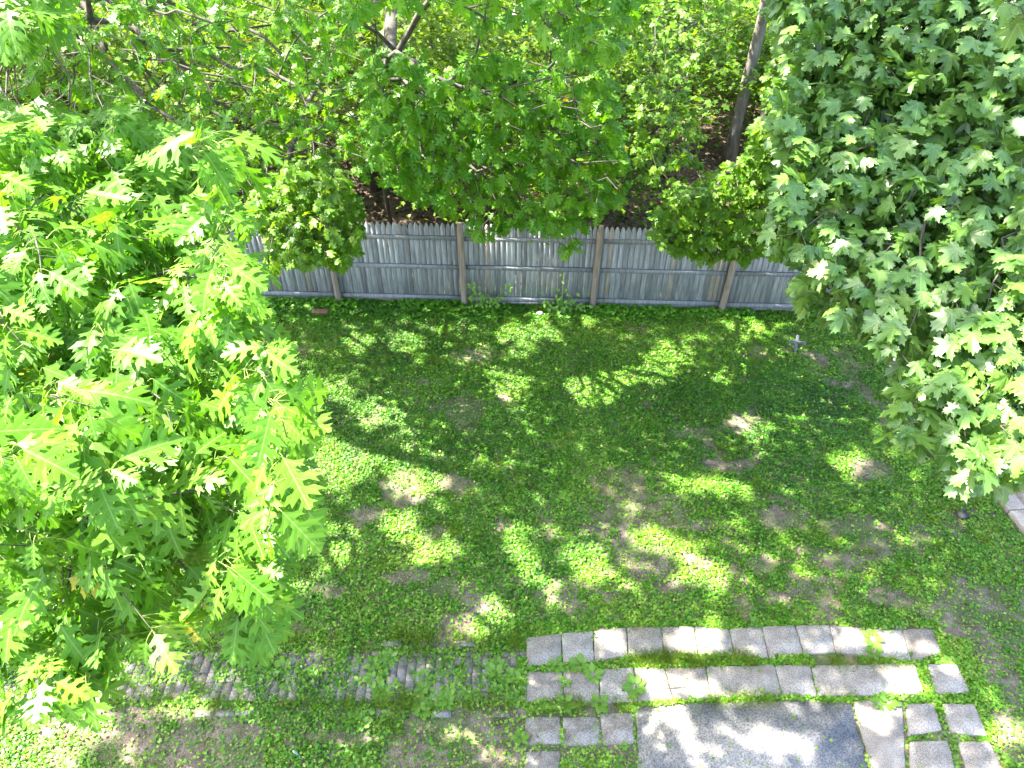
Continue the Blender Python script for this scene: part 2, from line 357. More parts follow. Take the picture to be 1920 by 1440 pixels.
def rosettes(tips, dirs, per, size, spread=.75, droop=.6, pet=.3, petmb=None, clump=None, rr=None):
    """leaves whorled round each twig tip. returns base, dir, normal, size"""
    rg = rr or RNG; B, D, Z, Sz = [], [], [], []
    K = len(tips); n = np.maximum(3, rg.poisson(per, K))
    R = np.repeat(np.arange(K), n); T = tips[R]; d = unit(dirs)[R]; az = rg.random(len(R))*2*math.pi
    ref = np.where(np.abs(d[:, 2:3]) < .8, [[0, 0, 1.]], [[1., 0, 0]]); u = unit(np.cross(d, ref)); v = np.cross(d, u)
    rad = np.cos(az)[:, None]*u+np.sin(az)[:, None]*v
    pd = unit(rad*spread+d*(.35+.3*rg.random((len(R), 1)))+np.array([0, 0, .25]))
    s = size*(.55+.65*rg.random(len(R)))
    back = d*(-s*rg.random(len(R))*.9)[:, None]
    base = T+back
    mid = base+pd*(s*pet*.6)[:, None]; end = base+(pd*(s*pet)[:, None])+np.array([0, 0, -1.])*(s*pet*.12)[:, None]
    ld = unit(rad*spread+d*.35+np.array([0, 0, -1.])*(droop*(.5+rg.random((len(R), 1)))))
    nz = unit(np.array([0, -.28, 1.])+rad*.35+rg.normal(0, .33, (len(R), 3)))
    if petmb is not None:
        V = []; wd = .0022
        for a, b in ((base, mid), (mid, end)):
            e = unit(np.cross(unit(b-a), rg.normal(0, 1, (len(R), 3)))); f = np.cross(unit(b-a), e)
            for c in (a, b):
                V += [c+e*wd, c-e*wd*.5+f*wd*.87, c-e*wd*.5-f*wd*.87]
        V = np.stack(V, 1).reshape(-1, 3); q = []
        for o in (0, 6):
            for i in range(3): q.append([o+i, o+(i+1) % 3, o+3+(i+1) % 3, o+3+i])
        lp = (np.array(q).ravel()[None]+12*np.arange(len(R))[:, None]).ravel()
        petmb.V.append(V); petmb.T.append(np.full(len(V), .5)); petmb.L.extend((lp+petmb.n).tolist()); petmb.N.extend([4]*(6*len(R))); petmb.n += len(V)
    return end, ld, nz, s, R
def trunk_path(base, top, n=10, wob=.12, seed=0):
    rg = np.random.default_rng(seed); t = np.linspace(0, 1, n)[:, None]; p = np.asarray(base)*(1-t)+np.asarray(top)*t
    w2 = np.cumsum(rg.normal(0, wob, (n, 3)), 0); w2[:, 2] = 0; w2 -= w2[0]; w2 -= t*w2[-1]; return p+w2

def upsize(p):
    gy = p[:, 1]-SDIR[1]*p[:, 2]/SDIR[2]; return np.where(gy < 12.3, .20, .34)
def canopy_tree(tree, base, r0, path, tips, tmpl, lmat, bark, per=7, size=.18, droop=.6, spread=.75, pet=.3, petiole=False, fold=.15, bend=.25, wide=1.0,
                upper=None, filt=False, tint_fn=None, seg=.35, rtip=.004, lmax=None):
    A, par, w_, tipn = grow(path, tips, seg=seg)
    dirs = unit(A[tipn]-A[par[tipn]]+np.array([0, 0, -.15]))
    mb = MB(); nP = len(path); r = np.linspace(r0, r0*.35, nP); r[0] *= 1.35
    mb.tube(path, r, n=14, rough=.10)
    mb.build('trunk', bark, tree, smooth=True)
    lb = MB(); skeleton_mesh(lb, A, par, w_, rtip=rtip, skip=nP, rmax=r0*.45)
    lb.build('branches', M_TWIG, tree, smooth=True)
    pm = MB() if petiole else None
    e, ld, nz, s, R = rosettes(A[tipn], dirs, per, size, spread, droop, pet, pm)
    if not isinstance(filt, bool) or filt:
        k = keep_unlit(e) | (~filt[R] if not isinstance(filt, bool) else False); e, ld, nz, s, R = e[k], ld[k], nz[k], s[k], R[k]
    ct = RNG.random(len(tips)); tint = np.clip(.5+.45*(ct[R]-.5)+RNG.normal(0, .14, len(e)), 0, .93)
    if tint_fn is not None: tint = tint_fn(e, tint)
    yl = RNG.random(len(e)) < .004; tint = np.where(yl, 1.0, tint)
    bs = [batch(tmpl, e, ld, nz, s, tint, fold=fold+RNG.normal(0, .17, len(e)), bend=bend+RNG.normal(0, .2, len(e)), wide=wide)]
    if upper is not None and len(upper):
        K = len(upper); bs.append(batch(FARLEAF, upper, RNG.normal(0, 1, (K, 3))*[1, 1, .4], np.array([0, 0, 1.])+RNG.normal(0, .45, (K, 3)), upsize(upper), RNG.random(K)*.8, wide=1.1))
    leaf_object('crown', lmat, tree, bs)
    if petiole: pm.build('leaf_stalks', M_STEM, tree)
# ================================================================== GROUND
def axis(a, b, step, lo, hi):
    c = np.arange(a, b+1e-6, step); return np.concatenate([np.linspace(lo, a, 8)[:-1], c, np.linspace(b, hi, 8)[1:]])
xs = axis(-16, 16, .16, -110, 110); ys = axis(0, 46, .16, -60, 130)
gx, gy = np.meshgrid(xs, ys); wf = np.clip((gy-12.2)/1.5, 0, 1)
def ground_z(x, y):
    f = np.clip((y-12.2)/1.5, 0, 1)
    pat = np.clip(1-(np.abs(x-3.0)-3.2), 0, 1)*np.clip((5.2-y)/.6, 0, 1)
    return (fnoise(x, y, 1.1)-.5)*(.05*(1-f)*(1-pat)+.30*f)
gz = ground_z(gx, gy); nx = len(xs); ny = len(ys)
q = (np.arange(ny-1)[:, None]*nx+np.arange(nx-1)[None]).ravel(); quads = np.stack([q, q+1, q+nx+1, q+nx], 1)
me = raw_mesh('ground', np.stack([gx, gy, gz], -1).reshape(-1, 3), quads.ravel(), np.full(len(quads), 4), smooth=True)
m, n, out = newmat('soil_and_litter'); L = n.links.new
tc = N(n, 'ShaderNodeTexCoord'); sp = N(n, 'ShaderNodeSeparateXYZ'); L(tc.outputs['Object'], sp.inputs[0])
def noise(sc, det=5, r=.6):
    x = N(n, 'ShaderNodeTexNoise'); x.inputs['Scale'].default_value = sc; x.inputs['Detail'].default_value = det; x.inputs['Roughness'].default_value = r; L(tc.outputs['Object'], x.inputs['Vector']); return x.outputs[0]
def mix(f, a, b, bt='MIX'):
    x = N(n, 'ShaderNodeMix', data_type='RGBA', blend_type=bt)
    if isinstance(f, float): x.inputs[0].default_value = f
    else: L(f, x.inputs[0])
    L(a, x.inputs[6]); L(b, x.inputs[7]); return x.outputs[2]
soil = ramp(n, [(.3, (.09, .068, .052)), (.5, (.17, .135, .105)), (.72, (.30, .245, .20))]); L(noise(5.5), soil.inputs[0])
fine = ramp(n, [(.35, (.55, .55, .55)), (.65, (1.5, 1.45, 1.4))]); L(noise(75, 3), fine.inputs[0])
moss = ramp(n, [(.3, (.045, .085, .018)), (.7, (.10, .14, .035))]); L(noise(30), moss.inputs[0])
mf = ramp(n, [(.44, (0, 0, 0)), (.58, (.75, .75, .75))]); L(noise(1.6, 6), mf.inputs[0])
lawn = mix(mf.outputs[0], soil.outputs[0], moss.outputs[0])
lit = ramp(n, [(.3, (.04, .028, .018)), (.5, (.10, .07, .045)), (.7, (.19, .14, .095))]); L(noise(20, 6), lit.inputs[0])
fy = mth(n, 'ADD', sp.outputs[1], mth(n, 'MULTIPLY', noise(1.5), 1.2)); st = N(n, 'ShaderNodeMapRange'); L(fy, st.inputs[0]); st.inputs[1].default_value = 12.4; st.inputs[2].default_value = 13.0
col = mix(st.outputs[0], lawn, lit.outputs[0]); col = mix(1.0, col, fine.outputs[0], 'MULTIPLY')
p = N(n, 'ShaderNodeBsdfPrincipled'); L(col, p.inputs['Base Color']); p.inputs['Roughness'].default_value = .95; p.inputs['Specular IOR Level'].default_value = .2
b = N(n, 'ShaderNodeBump'); b.inputs['Strength'].default_value = .8; b.inputs['Distance'].default_value = .02; L(noise(40, 6, .7), b.inputs['Height']); L(b.outputs[0], p.inputs['Normal']); L(p.outputs[0], out.inputs[0])
tag(link_mesh('ground', me, m), kind='structure')

# ================================================================== PATIO
M_SLAB = rough_mat('weathered_concrete', [(.3, (.17, .148, .125)), (.5, (.28, .25, .218)), (.72, (.38, .345, .305))], scale=3.2, detail=9, speck=120, bump=.5, bscale=60, tintmix=1.0, tintstops=[(0, (.88, .84, .80)), (1, (1.1, 1.1, 1.1))])
M_DUSTY = rough_mat('dusty_concrete', [(.36, (.16, .13, .10)), (.5, (.235, .205, .175)), (.62, (.31, .28, .25))], scale=5, speck=110, bump=.4, bscale=90)
M_PAD = rough_mat('worn_bluish_concrete', [(.36, (.12, .125, .138)), (.5, (.205, .20, .20)), (.58, (.31, .285, .255))], scale=1.4, detail=10, speck=70, bump=.9, bscale=120)
slabquads = []
def slab(pts, label, name='paving_slab', z=.03, jit=.009, mat=None, group='concrete pavers of the patio'):
    g = np.array([G(a, b)[:2] for a, b in pts]); slabquads.append(g); c = g.mean(0); outl = []
    for i in range(len(g)):
        a = g[i]; b_ = g[(i+1) % len(g)]; k = max(2, int(np.linalg.norm(b_-a)/.05))
        for t in range(k):
            q_ = a+(b_-a)*t/k; outl.append(q_+RNG.normal(0, jit*.35, 2) if t else q_+(c-q_)*.02)
    outl = np.array(outl); m_ = len(outl); s_ = RNG.normal(0, .006, 2); zz = lambda q_: z+(q_-c)@s_
    ins = c+(outl-c)*(1-.008/np.linalg.norm(outl-c, axis=1)[:, None])
    V = [(*q_, -.03) for q_ in outl]+[(*q_, zz(q_)-.007) for q_ in outl]+[(*q_, zz(q_)) for q_ in ins]
    Fs = [(i, (i+1) % m_, m_+(i+1) % m_, m_+i) for i in range(m_)]+[(m_+i, m_+(i+1) % m_, 2*m_+(i+1) % m_, 2*m_+i) for i in range(m_)]+[tuple(range(2*m_, 3*m_))]
    area = sum(outl[i][0]*outl[(i+1) % m_][1]-outl[(i+1) % m_][0]*outl[i][1] for i in range(m_))
    if area < 0: Fs = [tuple(reversed(f)) for f in Fs]
    mb = MB(); mb.add(V, Fs, float(RNG.random())); me_ = mb.mesh(name)
    me_.transform(__import__('mathutils').Matrix.Translation((-c[0], -c[1], 0)))
    # keep world-scale texture variety per slab through its own location offset
    o = link_mesh(name, me_, mat or M_SLAB); o.location = (c[0], c[1], 0); tag(o, label, 'paving slab', group); return o
ordn = ['first', 'second', 'third', 'fourth', 'fifth', 'sixth', 'seventh', 'eighth', 'ninth', 'tenth', 'eleventh', 'twelfth']
g_ = 2.2
def row(tops, bots, where, extra={}):
    for i in range(len(tops)-1):
        a, b_ = tops[i], tops[i+1]; c, d = bots[i], bots[i+1]; k = .7
        lab = extra.get(i, '%s square grey paver from the left in %s' % (ordn[i], where))
        slab([(a[0]+k, a[1]), (b_[0]-k, b_[1]), (d[0]-k, d[1]), (c[0]+k, c[1])], lab)
row([(986, 1198), (1053, 1189), (1112, 1185), (1174, 1178), (1239, 1177), (1301, 1176), (1366, 1182), (1427, 1177), (1490, 1174), (1554, 1174), (1621, 1180), (1690, 1183), (1747, 1178)],
    [(987, 1252), (1054, 1246), (1114, 1242), (1178, 1232), (1245, 1230), (1309, 1230), (1377, 1230), (1441, 1236), (1506, 1228), (1566, 1226), (1634, 1232), (1709, 1242), (1765, 1226)],
    'the row of the patio nearest the lawn', {10: 'cracked grey paver with a leafy weed on its corner, in the row nearest the lawn', 11: 'far right corner paver of the patio, beside the clover'})
row([(986, 1262), (1055, 1260), (1122, 1257), (1188, 1254), (1246, 1254), (1322, 1252), (1451, 1249), (1518, 1250), (1715, 1247)],
    [(988, 1318), (1056, 1316), (1125, 1320), (1196, 1318), (1262, 1314), (1334, 1310), (1465, 1306), (1532, 1308), (1732, 1304)],
    'the second row of the patio', {5: 'long pale paver in the middle of the second patio row', 7: 'longest smooth grey paver of the patio, right end of the second row'})
slab([(1737, 1247), (1792, 1247), (1820, 1302), (1753, 1304)], 'grey paver on the right edge of the patio, just below the far corner paver')
slab([(1698, 1322), (1749, 1320), (1765, 1371), (1701, 1382)], 'grey paver inside the right edge column, beside the worn pad')
slab([(1764, 1321), (1825, 1322), (1850, 1383), (1781, 1376)], 'grey paver on the right edge of the patio, third down from the far corner')
slab([(1704, 1392), (1774, 1390), (1796, 1470), (1706, 1470)], 'grey paver inside the right edge at the bottom of the photo')
slab([(1794, 1392), (1854, 1392), (1888, 1470), (1818, 1470)], 'grey paver on the right edge of the patio, nearest the camera')
slab([(985, 1346), (1050, 1344), (1053, 1396), (984, 1398)], 'dusty paver at the left end of the third patio row', z=.014, mat=M_DUSTY)
slab([(1055, 1346), (1121, 1344), (1126, 1396), (1057, 1400)], 'dusty paver, second from the left in the third patio row', z=.014, mat=M_DUSTY)
slab([(1126, 1338), (1186, 1336), (1190, 1396), (1130, 1398)], 'dusty paver touching the left side of the bluish pad', z=.014, mat=M_DUSTY)
slab([(985, 1410), (1050, 1408), (1050, 1470), (984, 1472)], 'half buried paver at the bottom left of the patio', z=.010, mat=M_DUSTY)
slab([(1598, 1316), (1690, 1316), (1698, 1470), (1640, 1470)], 'long paver running along the right side of the bluish pad', z=.026)
pq = np.array([G(a, b)[:2] for a, b in [(1194, 1328), (1262, 1322), (1334, 1318), (1465, 1314), (1532, 1316), (1594, 1318), (1634, 1480), (1200, 1480)]]); slabquads.append(pq)
pe = []
for i in range(len(pq)):
    a_, c_ = pq[i], pq[(i+1) % len(pq)]
    for t in np.linspace(0, 1, 12)[:-1]: pe.append(a_+(c_-a_)*t+RNG.normal(0, .009, 2))
pq = np.array(pe)
mb = MB(); m_ = len(pq); mb.add([(*a, -.03) for a in pq]+[(*a, .022) for a in pq], [tuple(range(2*m_-1, m_-1, -1))]+[(i, m_+i, m_+(i+1) % m_, (i+1) % m_) for i in range(m_)]); tag(mb.build('patio_pad', M_PAD), kind='structure')

# brick path
M_BRICK = rough_mat('grey_brick_paver', [(.3, (.13, .115, .10)), (.7, (.27, .245, .22))], scale=9, speck=110, bump=.4, bscale=80, tintmix=1.0, tintstops=[(0, (.75, .70, .68)), (1, (1.2, 1.2, 1.2))])
mb = MB(); rr = np.random.default_rng(5); ex, ey, ez = np.eye(3)
for i in range(62):
    x = -5.9+i*.105
    off = .1 if i % 2 else 0
    for j in range(4):
        y0 = 3.74+j*.205-off; y1 = y0+.198
        y0 = max(y0, 3.74); y1 = min(y1, 4.31)
        if y1-y0 < .05 or x > .12: continue
        mb.box((x+.05, (y0+y1)/2, -.012+rr.normal(0, .004)), ex, ey, ez, .0495-rr.random()*.002, (y1-y0)/2, .03, rr.random())
for yy in (3.60, 4.42):
    for i in range(34):
        x = -6+i*.21
        if rr.random() < .32 and x < .2: mb.box((x, yy+rr.normal(0, .01), -.012+rr.normal(0, .006)), ex, ey, ez, .1, .032, .03, rr.random())
tag(mb.build('brick_path', M_BRICK), kind='structure')

# edging and walkway on the right
M_EDGE = rough_mat('sandy_concrete', [(.3, (.24, .19, .15)), (.7, (.42, .36, .31))], scale=6, speck=90, bump=.4, tintmix=1.0)
M_RED = rough_mat('red_brick', [(.3, (.15, .06, .04)), (.7, (.30, .15, .11))], scale=14, speck=90, bump=.5)
A = G(1667, 690); B = G(1886, 965); ed = unit(B-A); en = np.array([-ed[1], ed[0], 0]); en = en if en[0] > 0 else -en
s0 = -1.6; labs = []
k = 0; names = ['far end of the edging, under the maple tip', 'brownish edging block showing between two maple clumps', 'edging block hidden deep under the maple', 'edging block under the middle of the maple', 'edging block just before the maple gives way', 'pale edging block where the maple ends at the right of the photo', 'edging block at the right edge of the photo', 'nearest edging block']
while s0 < 7 and k < 8:
    c = A+ed*(s0+.48)+en*.13; mb = MB(); mb.box((0, 0, .035), ed, en, ez, .472, .125, .065, float(RNG.random())); me_ = mb.mesh('edging_block')
    o = link_mesh('edging_block', me_, M_EDGE); o.location = (c[0], c[1], 0); tag(o, 'low concrete '+names[k] if 'edging' in names[k] else names[k], 'edging block', 'low edging along the right side of the lawn')
    md = o.modifiers.new('b', 'BEVEL'); md.width = .012; md.segments = 2
    s0 += .96; k += 1
mb = MB(); c = A+ed*2+en*1.35; mb.box((c[0], c[1], -.02), ed, en, ez, 6.5, 1.05, .06); tag(mb.build('walkway', M_EDGE), kind='structure')

# ================================================================== FENCE
M_WOOD = rough_mat('silvered_cedar', [(.28, (.15, .148, .15)), (.5, (.295, .298, .315)), (.72, (.47, .47, .485))], scale=6, detail=9, stretch=(8, 8, .5), bump=.6, bscale=16, tintmix=1.0, tintstops=[(0, (.66, .66, .66)), (.6, (1, 1, 1)), (.93, (1.2, 1.2, 1.18)), (1, (1.15, .98, .80))])
M_POST = rough_mat('brown_cedar_post', [(.3, (.16, .125, .10)), (.7, (.36, .29, .235))], scale=6, detail=8, stretch=(5, 5, .5), bump=.8, bscale=20, tintmix=.5)
bp = [G(638, 562), G(882, 569), G(1118, 575), G(1350, 580)]
fd = unit(bp[3]-bp[0]); pan = np.linalg.norm(bp[3]-bp[0])/3; fn_ = np.array([fd[1], -fd[0], 0]); fn_ = fn_ if fn_[1] < 0 else -fn_
FH = 1.66; print('fence panel', pan, bp)
fence = empty('wooden_fence', bp[0]); tag(fence, 'weathered grey stockade fence with pointed pickets between lawn and woods', 'fence')
rf = np.random.default_rng(11)
for i in range(-3, 5):
    st_ = bp[0]+fd*pan*i; lean = np.array([rf.normal(0, .02), 0, 0]) if i not in (0, 1, 2, 3) else np.array([[.0, -.02, .04, .06][i], 0, 0]); lean = lean*1.0
    mb = MB(); t = np.linspace(0, 1, 8)[:, None]; pp = (st_+fn_*.085+np.array([0, 0, -.1]))*(1-t)+(st_+fn_*.085+lean+np.array([0, 0, FH+.06]))*t
    r_ = np.full(8, .062); r_[-1] = .045; mb.tube(pp, r_, n=10, rough=.08, tint=rf.random()); mb.build('post', M_POST, fence, smooth=True)
    if i == 4: break
    mb = MB(); npk = 25; wd = pan/npk
    hh = FH+[0, 0, 0, 0, .0, 0, 0, 0][i]
    for j in range(npk):
        c = st_+fd*wd*(j+.5); h = hh+rf.normal(0, .006); hw = wd*.47; th = .009; tl = rf.normal(0, .004)
        prof = [(-hw, .10), (hw, .10), (hw, h-.11), (hw*.80, h-.055), (hw*.25, h), (-hw*.25, h), (-hw*.80, h-.055), (-hw, h-.11)]
        V = [c+fd*(a+tl*z/1.6)+ez*z-fn_*th+fn_*(rf.random()*0) for a, z in prof]+[c+fd*(a+tl*z/1.6)+ez*z+fn_*th for a, z in prof]
        K = len(prof); Fs = [tuple(range(K)), tuple(range(2*K-1, K-1, -1))]+[(q_, K+q_, K+(q_+1) % K, (q_+1) % K) for q_ in range(K)]
        jx = fn_*rf.normal(0, .0025); V = [v+jx for v in V]
        mb.add(V, Fs, 1.0 if rf.random() < .05 else rf.random()*.93)
    pnl = mb.build('picket_panel', M_WOOD, fence)
    for zc, hz in ((.13, .05), (.80, .04), (1.39, .04)):
        mb = MB(); mb.box(st_+fd*pan/2+fn_*.032+ez*(zc+rf.normal(0, .004)), fd, fn_, ez, pan/2-.05, .018, hz, rf.random()*.25)
        mb.build('rail', M_WOOD, pnl)
    mb = MB(); mb.box(st_+fd*pan/2+fn_*.012+ez*.035, fd, fn_, ez, pan/2-.05, .012, .045, .3+rf.random()*.3); mb.build('kick_board', M_POST if i == 0 else M_WOOD, pnl)

# ================================================================== GROUND COVER
BARE = [(1760, 1140, 70, 26, 10), (1905, 1310, 45, 90, 0), (1560, 1050, 60, 20, 10), (1640, 1030, 50, 20, 0), (1460, 1120, 40, 16, 0), (1300, 1050, 40, 12, 20), (1390, 790, 34, 18, -20), (1285, 815, 28, 12, 0), (1370, 870, 50, 14, 0), (850, 905, 45, 18, 20), (690, 965, 50, 22, -10), (755, 935, 40, 14, 0), (820, 1000, 25, 14, 0), (1600, 985, 75, 18, 0), (1725, 1005, 22, 26, 0),
        (1550, 1100, 32, 20, 0), (1390, 1140, 22, 34, 0), (1690, 1125, 60, 20, 10), (1850, 1120, 70, 34, 20), (1890, 1230, 60, 70, 0), (1800, 1165, 60, 22, 20), (1090, 1370, 110, 60, 0), (1010, 1330, 60, 16, 0), (450, 1372, 70, 13, 0), (230, 1385, 60, 20, 0),
        (640, 1385, 60, 12, 0), (870, 1362, 70, 12, 8), (1524, 670, 34, 12, 25), (1480, 655, 20, 8, 0), (878, 770, 34, 20, 0), (840, 1110, 45, 14, 0), (930, 1140, 30, 12, 0), (940, 985, 20, 14, 0), (1170, 965, 40, 16, 0), (1450, 970, 40, 24, 0), (955, 755, 22, 9, 30),
        (855, 755, 18, 10, 0), (1630, 880, 40, 20, 10), (1265, 1100, 40, 12, 0), (620, 1110, 40, 16, 0), (1805, 968, 14, 10, 0), (1900, 1390, 40, 60, 0), (950, 1425, 70, 16, 0), (545, 1400, 16, 8, 0), (760, 1080, 40, 14, 0), (1310, 985, 34, 14, 0), (1430, 1060, 30, 14, 0)]
PBARE = [(1760, 1140, 70, 26, 10), (1905, 1310, 45, 90, 0), (1560, 1050, 60, 20, 10), (1640, 1030, 50, 20, 0), (1460, 1120, 40, 16, 0), (1300, 1050, 40, 12, 20), (385, 1262, 20, 34, -20), (885, 1260, 14, 44, 0), (905, 1240, 34, 10, 0), (545, 1238, 20, 14, 0), (590, 1238, 28, 16, 0), (520, 1295, 18, 11, 0), (230, 1295, 30, 12, 0), (330, 1296, 30, 12, 0), (735, 1262, 8, 26, 0), (670, 1298, 24, 7, 0), (790, 1250, 24, 10, 0), (440, 1296, 30, 9, 0)]
def ell(px, py, lst, wob=0):
    o = np.zeros(len(px), bool)
    for cx, cy, rx, ry, a in lst:
        a = math.radians(a); dx = px-cx; dy = py-cy; u = (dx*math.cos(a)+dy*math.sin(a))/rx; v = (-dx*math.sin(a)+dy*math.cos(a))/ry
        o |= (u*u+v*v+wob) < 1
    return o
def density(x, y):
    px, py, _ = project(np.stack([x, y, np.zeros_like(x)], -1))
    wob = (vnoise(x, y, .09)-.5)*1.3+(vnoise(x, y, .36, 2)-.5)*1.3+np.random.default_rng(2).normal(0, .38, len(x))
    d = np.ones(len(x))
    n1 = fnoise(x, y, .75, 4)+(vnoise(x, y, .10, 33)-.5)*.09; th = .41-.06*np.clip((y-6)/5, 0, 1)+.045*np.clip((5.5-y)/2, 0, 1)+.02*np.clip((x-2)/4, 0, 1)
    th = th-.02+.035*np.clip((6.8-y)/1.5, 0, 1)+.03*np.clip((x-3.2)/1.5, 0, 1)*np.clip((8-y)/2, 0, 1); d = np.clip((n1-(th-.07))/.07, .20, 1)
    d = np.where(ell(px, py, BARE, wob), .08, d)
    path = (y > 3.68) & (y < 4.34) & (x < .2)
    pn = fnoise(x, y, .45, 8)
    d = np.where(path, np.where(ell(px, py, PBARE, wob*.6) | (pn < .22), .14, .99), d)
    ins = np.zeros(len(x), bool)
    for g in slabquads: ins |= in_poly(x, y, g)
    d = np.where(ins, .004, d)
    reg = (x > .1) & (x < 6.1) & (y < 4.62) & (y > 2.6) & ~ins & (py < 1335)
    d = np.where(reg & (px > 985) & (px < 1800), .8*(vnoise(x, y, .35, 7) > .22), d)
    sx = np.zeros(len(x))
    for dx in (-.045, .045):
        q = np.zeros(len(x), bool)
        for g in slabquads: q |= in_poly(x+dx, y, g)
        sx += q
    d = np.where(~ins & (sx == 2), .10+.5*(vnoise(x, y, .3, 17) > .72), d)
    d = np.where((x > 6.55+0*(y)) & ((x-A[0])*en[0]+(y-A[1])*en[1] > -.01), 0, d)
    d = np.where(y > 11.6+.0*x, d*.5, d)
    return d
rg = np.random.default_rng(21)
def cover(n0, x0, x1, y0, y1, smin, smax, tmpl=DIAM, tilt=.75):
    x = x0+rg.random(n0)*(x1-x0); y = y0+rg.random(n0)*(y1-y0)
    px, py, _ = project(np.stack([x, y, np.zeros_like(x)], -1)); ok = (px > -150) & (px < 2070) & (py < 1560)
    x, y, px, py = x[ok], y[ok], px[ok], py[ok]; d = density(x, y); ok = rg.random(len(x)) < d; x, y = x[ok], y[ok]; K = len(x)
    cl = fnoise(x, y, .16, 6); z = ground_z(x, y)+.004+rg.random(K)*(.012+.05*np.clip(cl-.3, 0, .5)*2)
    pos = np.stack([x, y, z], -1); a = rg.random(K)*2*math.pi; Y = np.stack([np.cos(a), np.sin(a), rg.random(K)*.5-.1], -1)
    Z = np.array([0, 0, 1.])+rg.normal(0, tilt, (K, 3))
    sz = smin+(smax-smin)*rg.random(K)**1.5
    near = np.clip((7.5-y)/3.5, 0, 1)
    t = .32+.30*(fnoise(x, y, 1.3, 12)-.35)*2+.20*near+rg.normal(0, .19, K)+.25*(vnoise(x, y, .3, 20)-.5)
    t = np.where(rg.random(K) < .012, 1, np.clip(t, 0, .92))
    return batch(tmpl, pos, Y, Z, sz, t, fold=.0, bend=.12)
bt = [cover(420000, -6, 7.2, 2.2, 12.0, .024, .046)]
bt.append(cover(26000, -6, 7.2, 10.9, 12.0, .04, .075))
bt.append(cover(90000, .05, 6.2, 3.0, 4.7, .025, .045))
bt.append(cover(30000, -6, 7.2, 2.2, 12, .035, .06))
K = 5200; tt_ = rg.random(K)*(pan*6)-pan*2; keep = vnoise(tt_, tt_*0, .5, 4) > .38; tt_ = tt_[keep]; K = len(tt_); hh_ = np.clip(fnoise(tt_, tt_*0, .7, 2), .2, 1)
fp = bp[0]+fd*tt_[:, None]+fn_*(.06+.30*rg.random((K, 1))**1.6); fp[:, 2] = .01+rg.random(K)*.20*hh_; a_ = rg.random(K)*6.28
bt.append(batch(OVAL, fp, np.stack([np.cos(a_), np.sin(a_)-.4, .1+0*a_], -1), np.array([0, -.2, 1.])+rg.normal(0, .35, (K, 3)), .035+.045*rg.random(K), .25+.4*rg.random(K), wide=1.4))
o = leaf_object('ground_cover', M_COVER, None, bt); tag(o, 'low clover and small leaved weeds carpeting the back lawn', 'ground cover', kind='stuff')
# grass tufts as loose stuff
K = 260; cx = -5+rg.random(K*6)*11.5; cy = 2.4+rg.random(K*6)*9.3; px, py, _ = project(np.stack([cx, cy, cx*0], -1)); ok = (density(cx, cy) > .3) & (fnoise(cx, cy, 1.0, 30) > .5); cx, cy = cx[ok][:K], cy[ok][:K]
lines = [((1185, 1238), (1420, 1238), 60), ((1020, 1325), (1200, 1318), 14), ((740, 1195), (985, 1205), 24), ((480, 1205), (740, 1200), 16), ((200, 1318), (960, 1322), 34), ((1180, 1180), (1250, 1170), 3), ((1330, 1316), (1460, 1310), 14), ((1560, 1240), (1700, 1246), 12)]
ex_ = []
for a, b_, k in lines:
    for i in range(k):
        t = rg.random(); ex_.append(G(a[0]+(b_[0]-a[0])*t, a[1]+(b_[1]-a[1])*t+rg.normal(0, 3))[:2])
ex_ = np.array(ex_); cx = np.concatenate([cx, ex_[:, 0]]); cy = np.concatenate([cy, ex_[:, 1]])
R = np.repeat(np.arange(len(cx)), 55); K = len(R); sp_ = rg.normal(0, .045, (K, 2)); pos = np.stack([cx[R]+sp_[:, 0], cy[R]+sp_[:, 1], np.full(K, .005)], -1)
Y = np.stack([rg.normal(0, .5, K)+sp_[:, 0]*5, rg.normal(0, .5, K)+sp_[:, 1]*5, np.full(K, 1.)], -1)
K2 = 70000; x = -5.5+rg.random(K2)*12; y = 2.2+rg.random(K2)*9.3; ok = (density(x, y) > .12) & (fnoise(x, y, .8, 41) > .44); x, y = x[ok], y[ok]; K2 = len(x)
gb = batch(BLADE, np.stack([x, y, ground_z(x, y)], -1), np.stack([rg.normal(0, .7, K2), rg.normal(0, .7, K2), np.full(K2, .8)], -1), rg.normal(0, 1, (K2, 3)), .04+.05*rg.random(K2), .3+.7*rg.random(K2), fold=0, bend=.6, wide=1.3)
o = leaf_object('grass_tufts', M_GRASS, None, [batch(BLADE, pos, Y, rg.normal(0, 1, (K, 3)), .05+.06*rg.random(K), rg.random(K), fold=0, bend=.5), gb]); tag(o, 'fine dark green grass tufts growing through the clover and between pavers', 'grass', kind='stuff')
# dry grass and small litter on bare soil and pavers
M_DRY = rough_mat('dry_straw_and_bits', [(.3, (.16, .12, .07)), (.7, (.42, .34, .22))], bump=0, scale=20)
K = 14000; x = -5.5+rg.random(K)*12.5; y = 2.2+rg.random(K)*9; a = rg.random(K)*6.28
o = leaf_object('dry_litter', M_DRY, None, [batch(BLADE, np.stack([x, y, ground_z(x, y)+.014+rg.random(K)*.03], -1), np.stack([np.cos(a), np.sin(a), rg.normal(0, .15, K)], -1), np.array([0, 0, 1.])+rg.normal(0, .3, (K, 3)), .03+.06*rg.random(K)**2, rg.random(K), fold=0, bend=.1)]); tag(o, 'dry straw and bits scattered over the lawn and pavers', 'plant litter', kind='stuff')
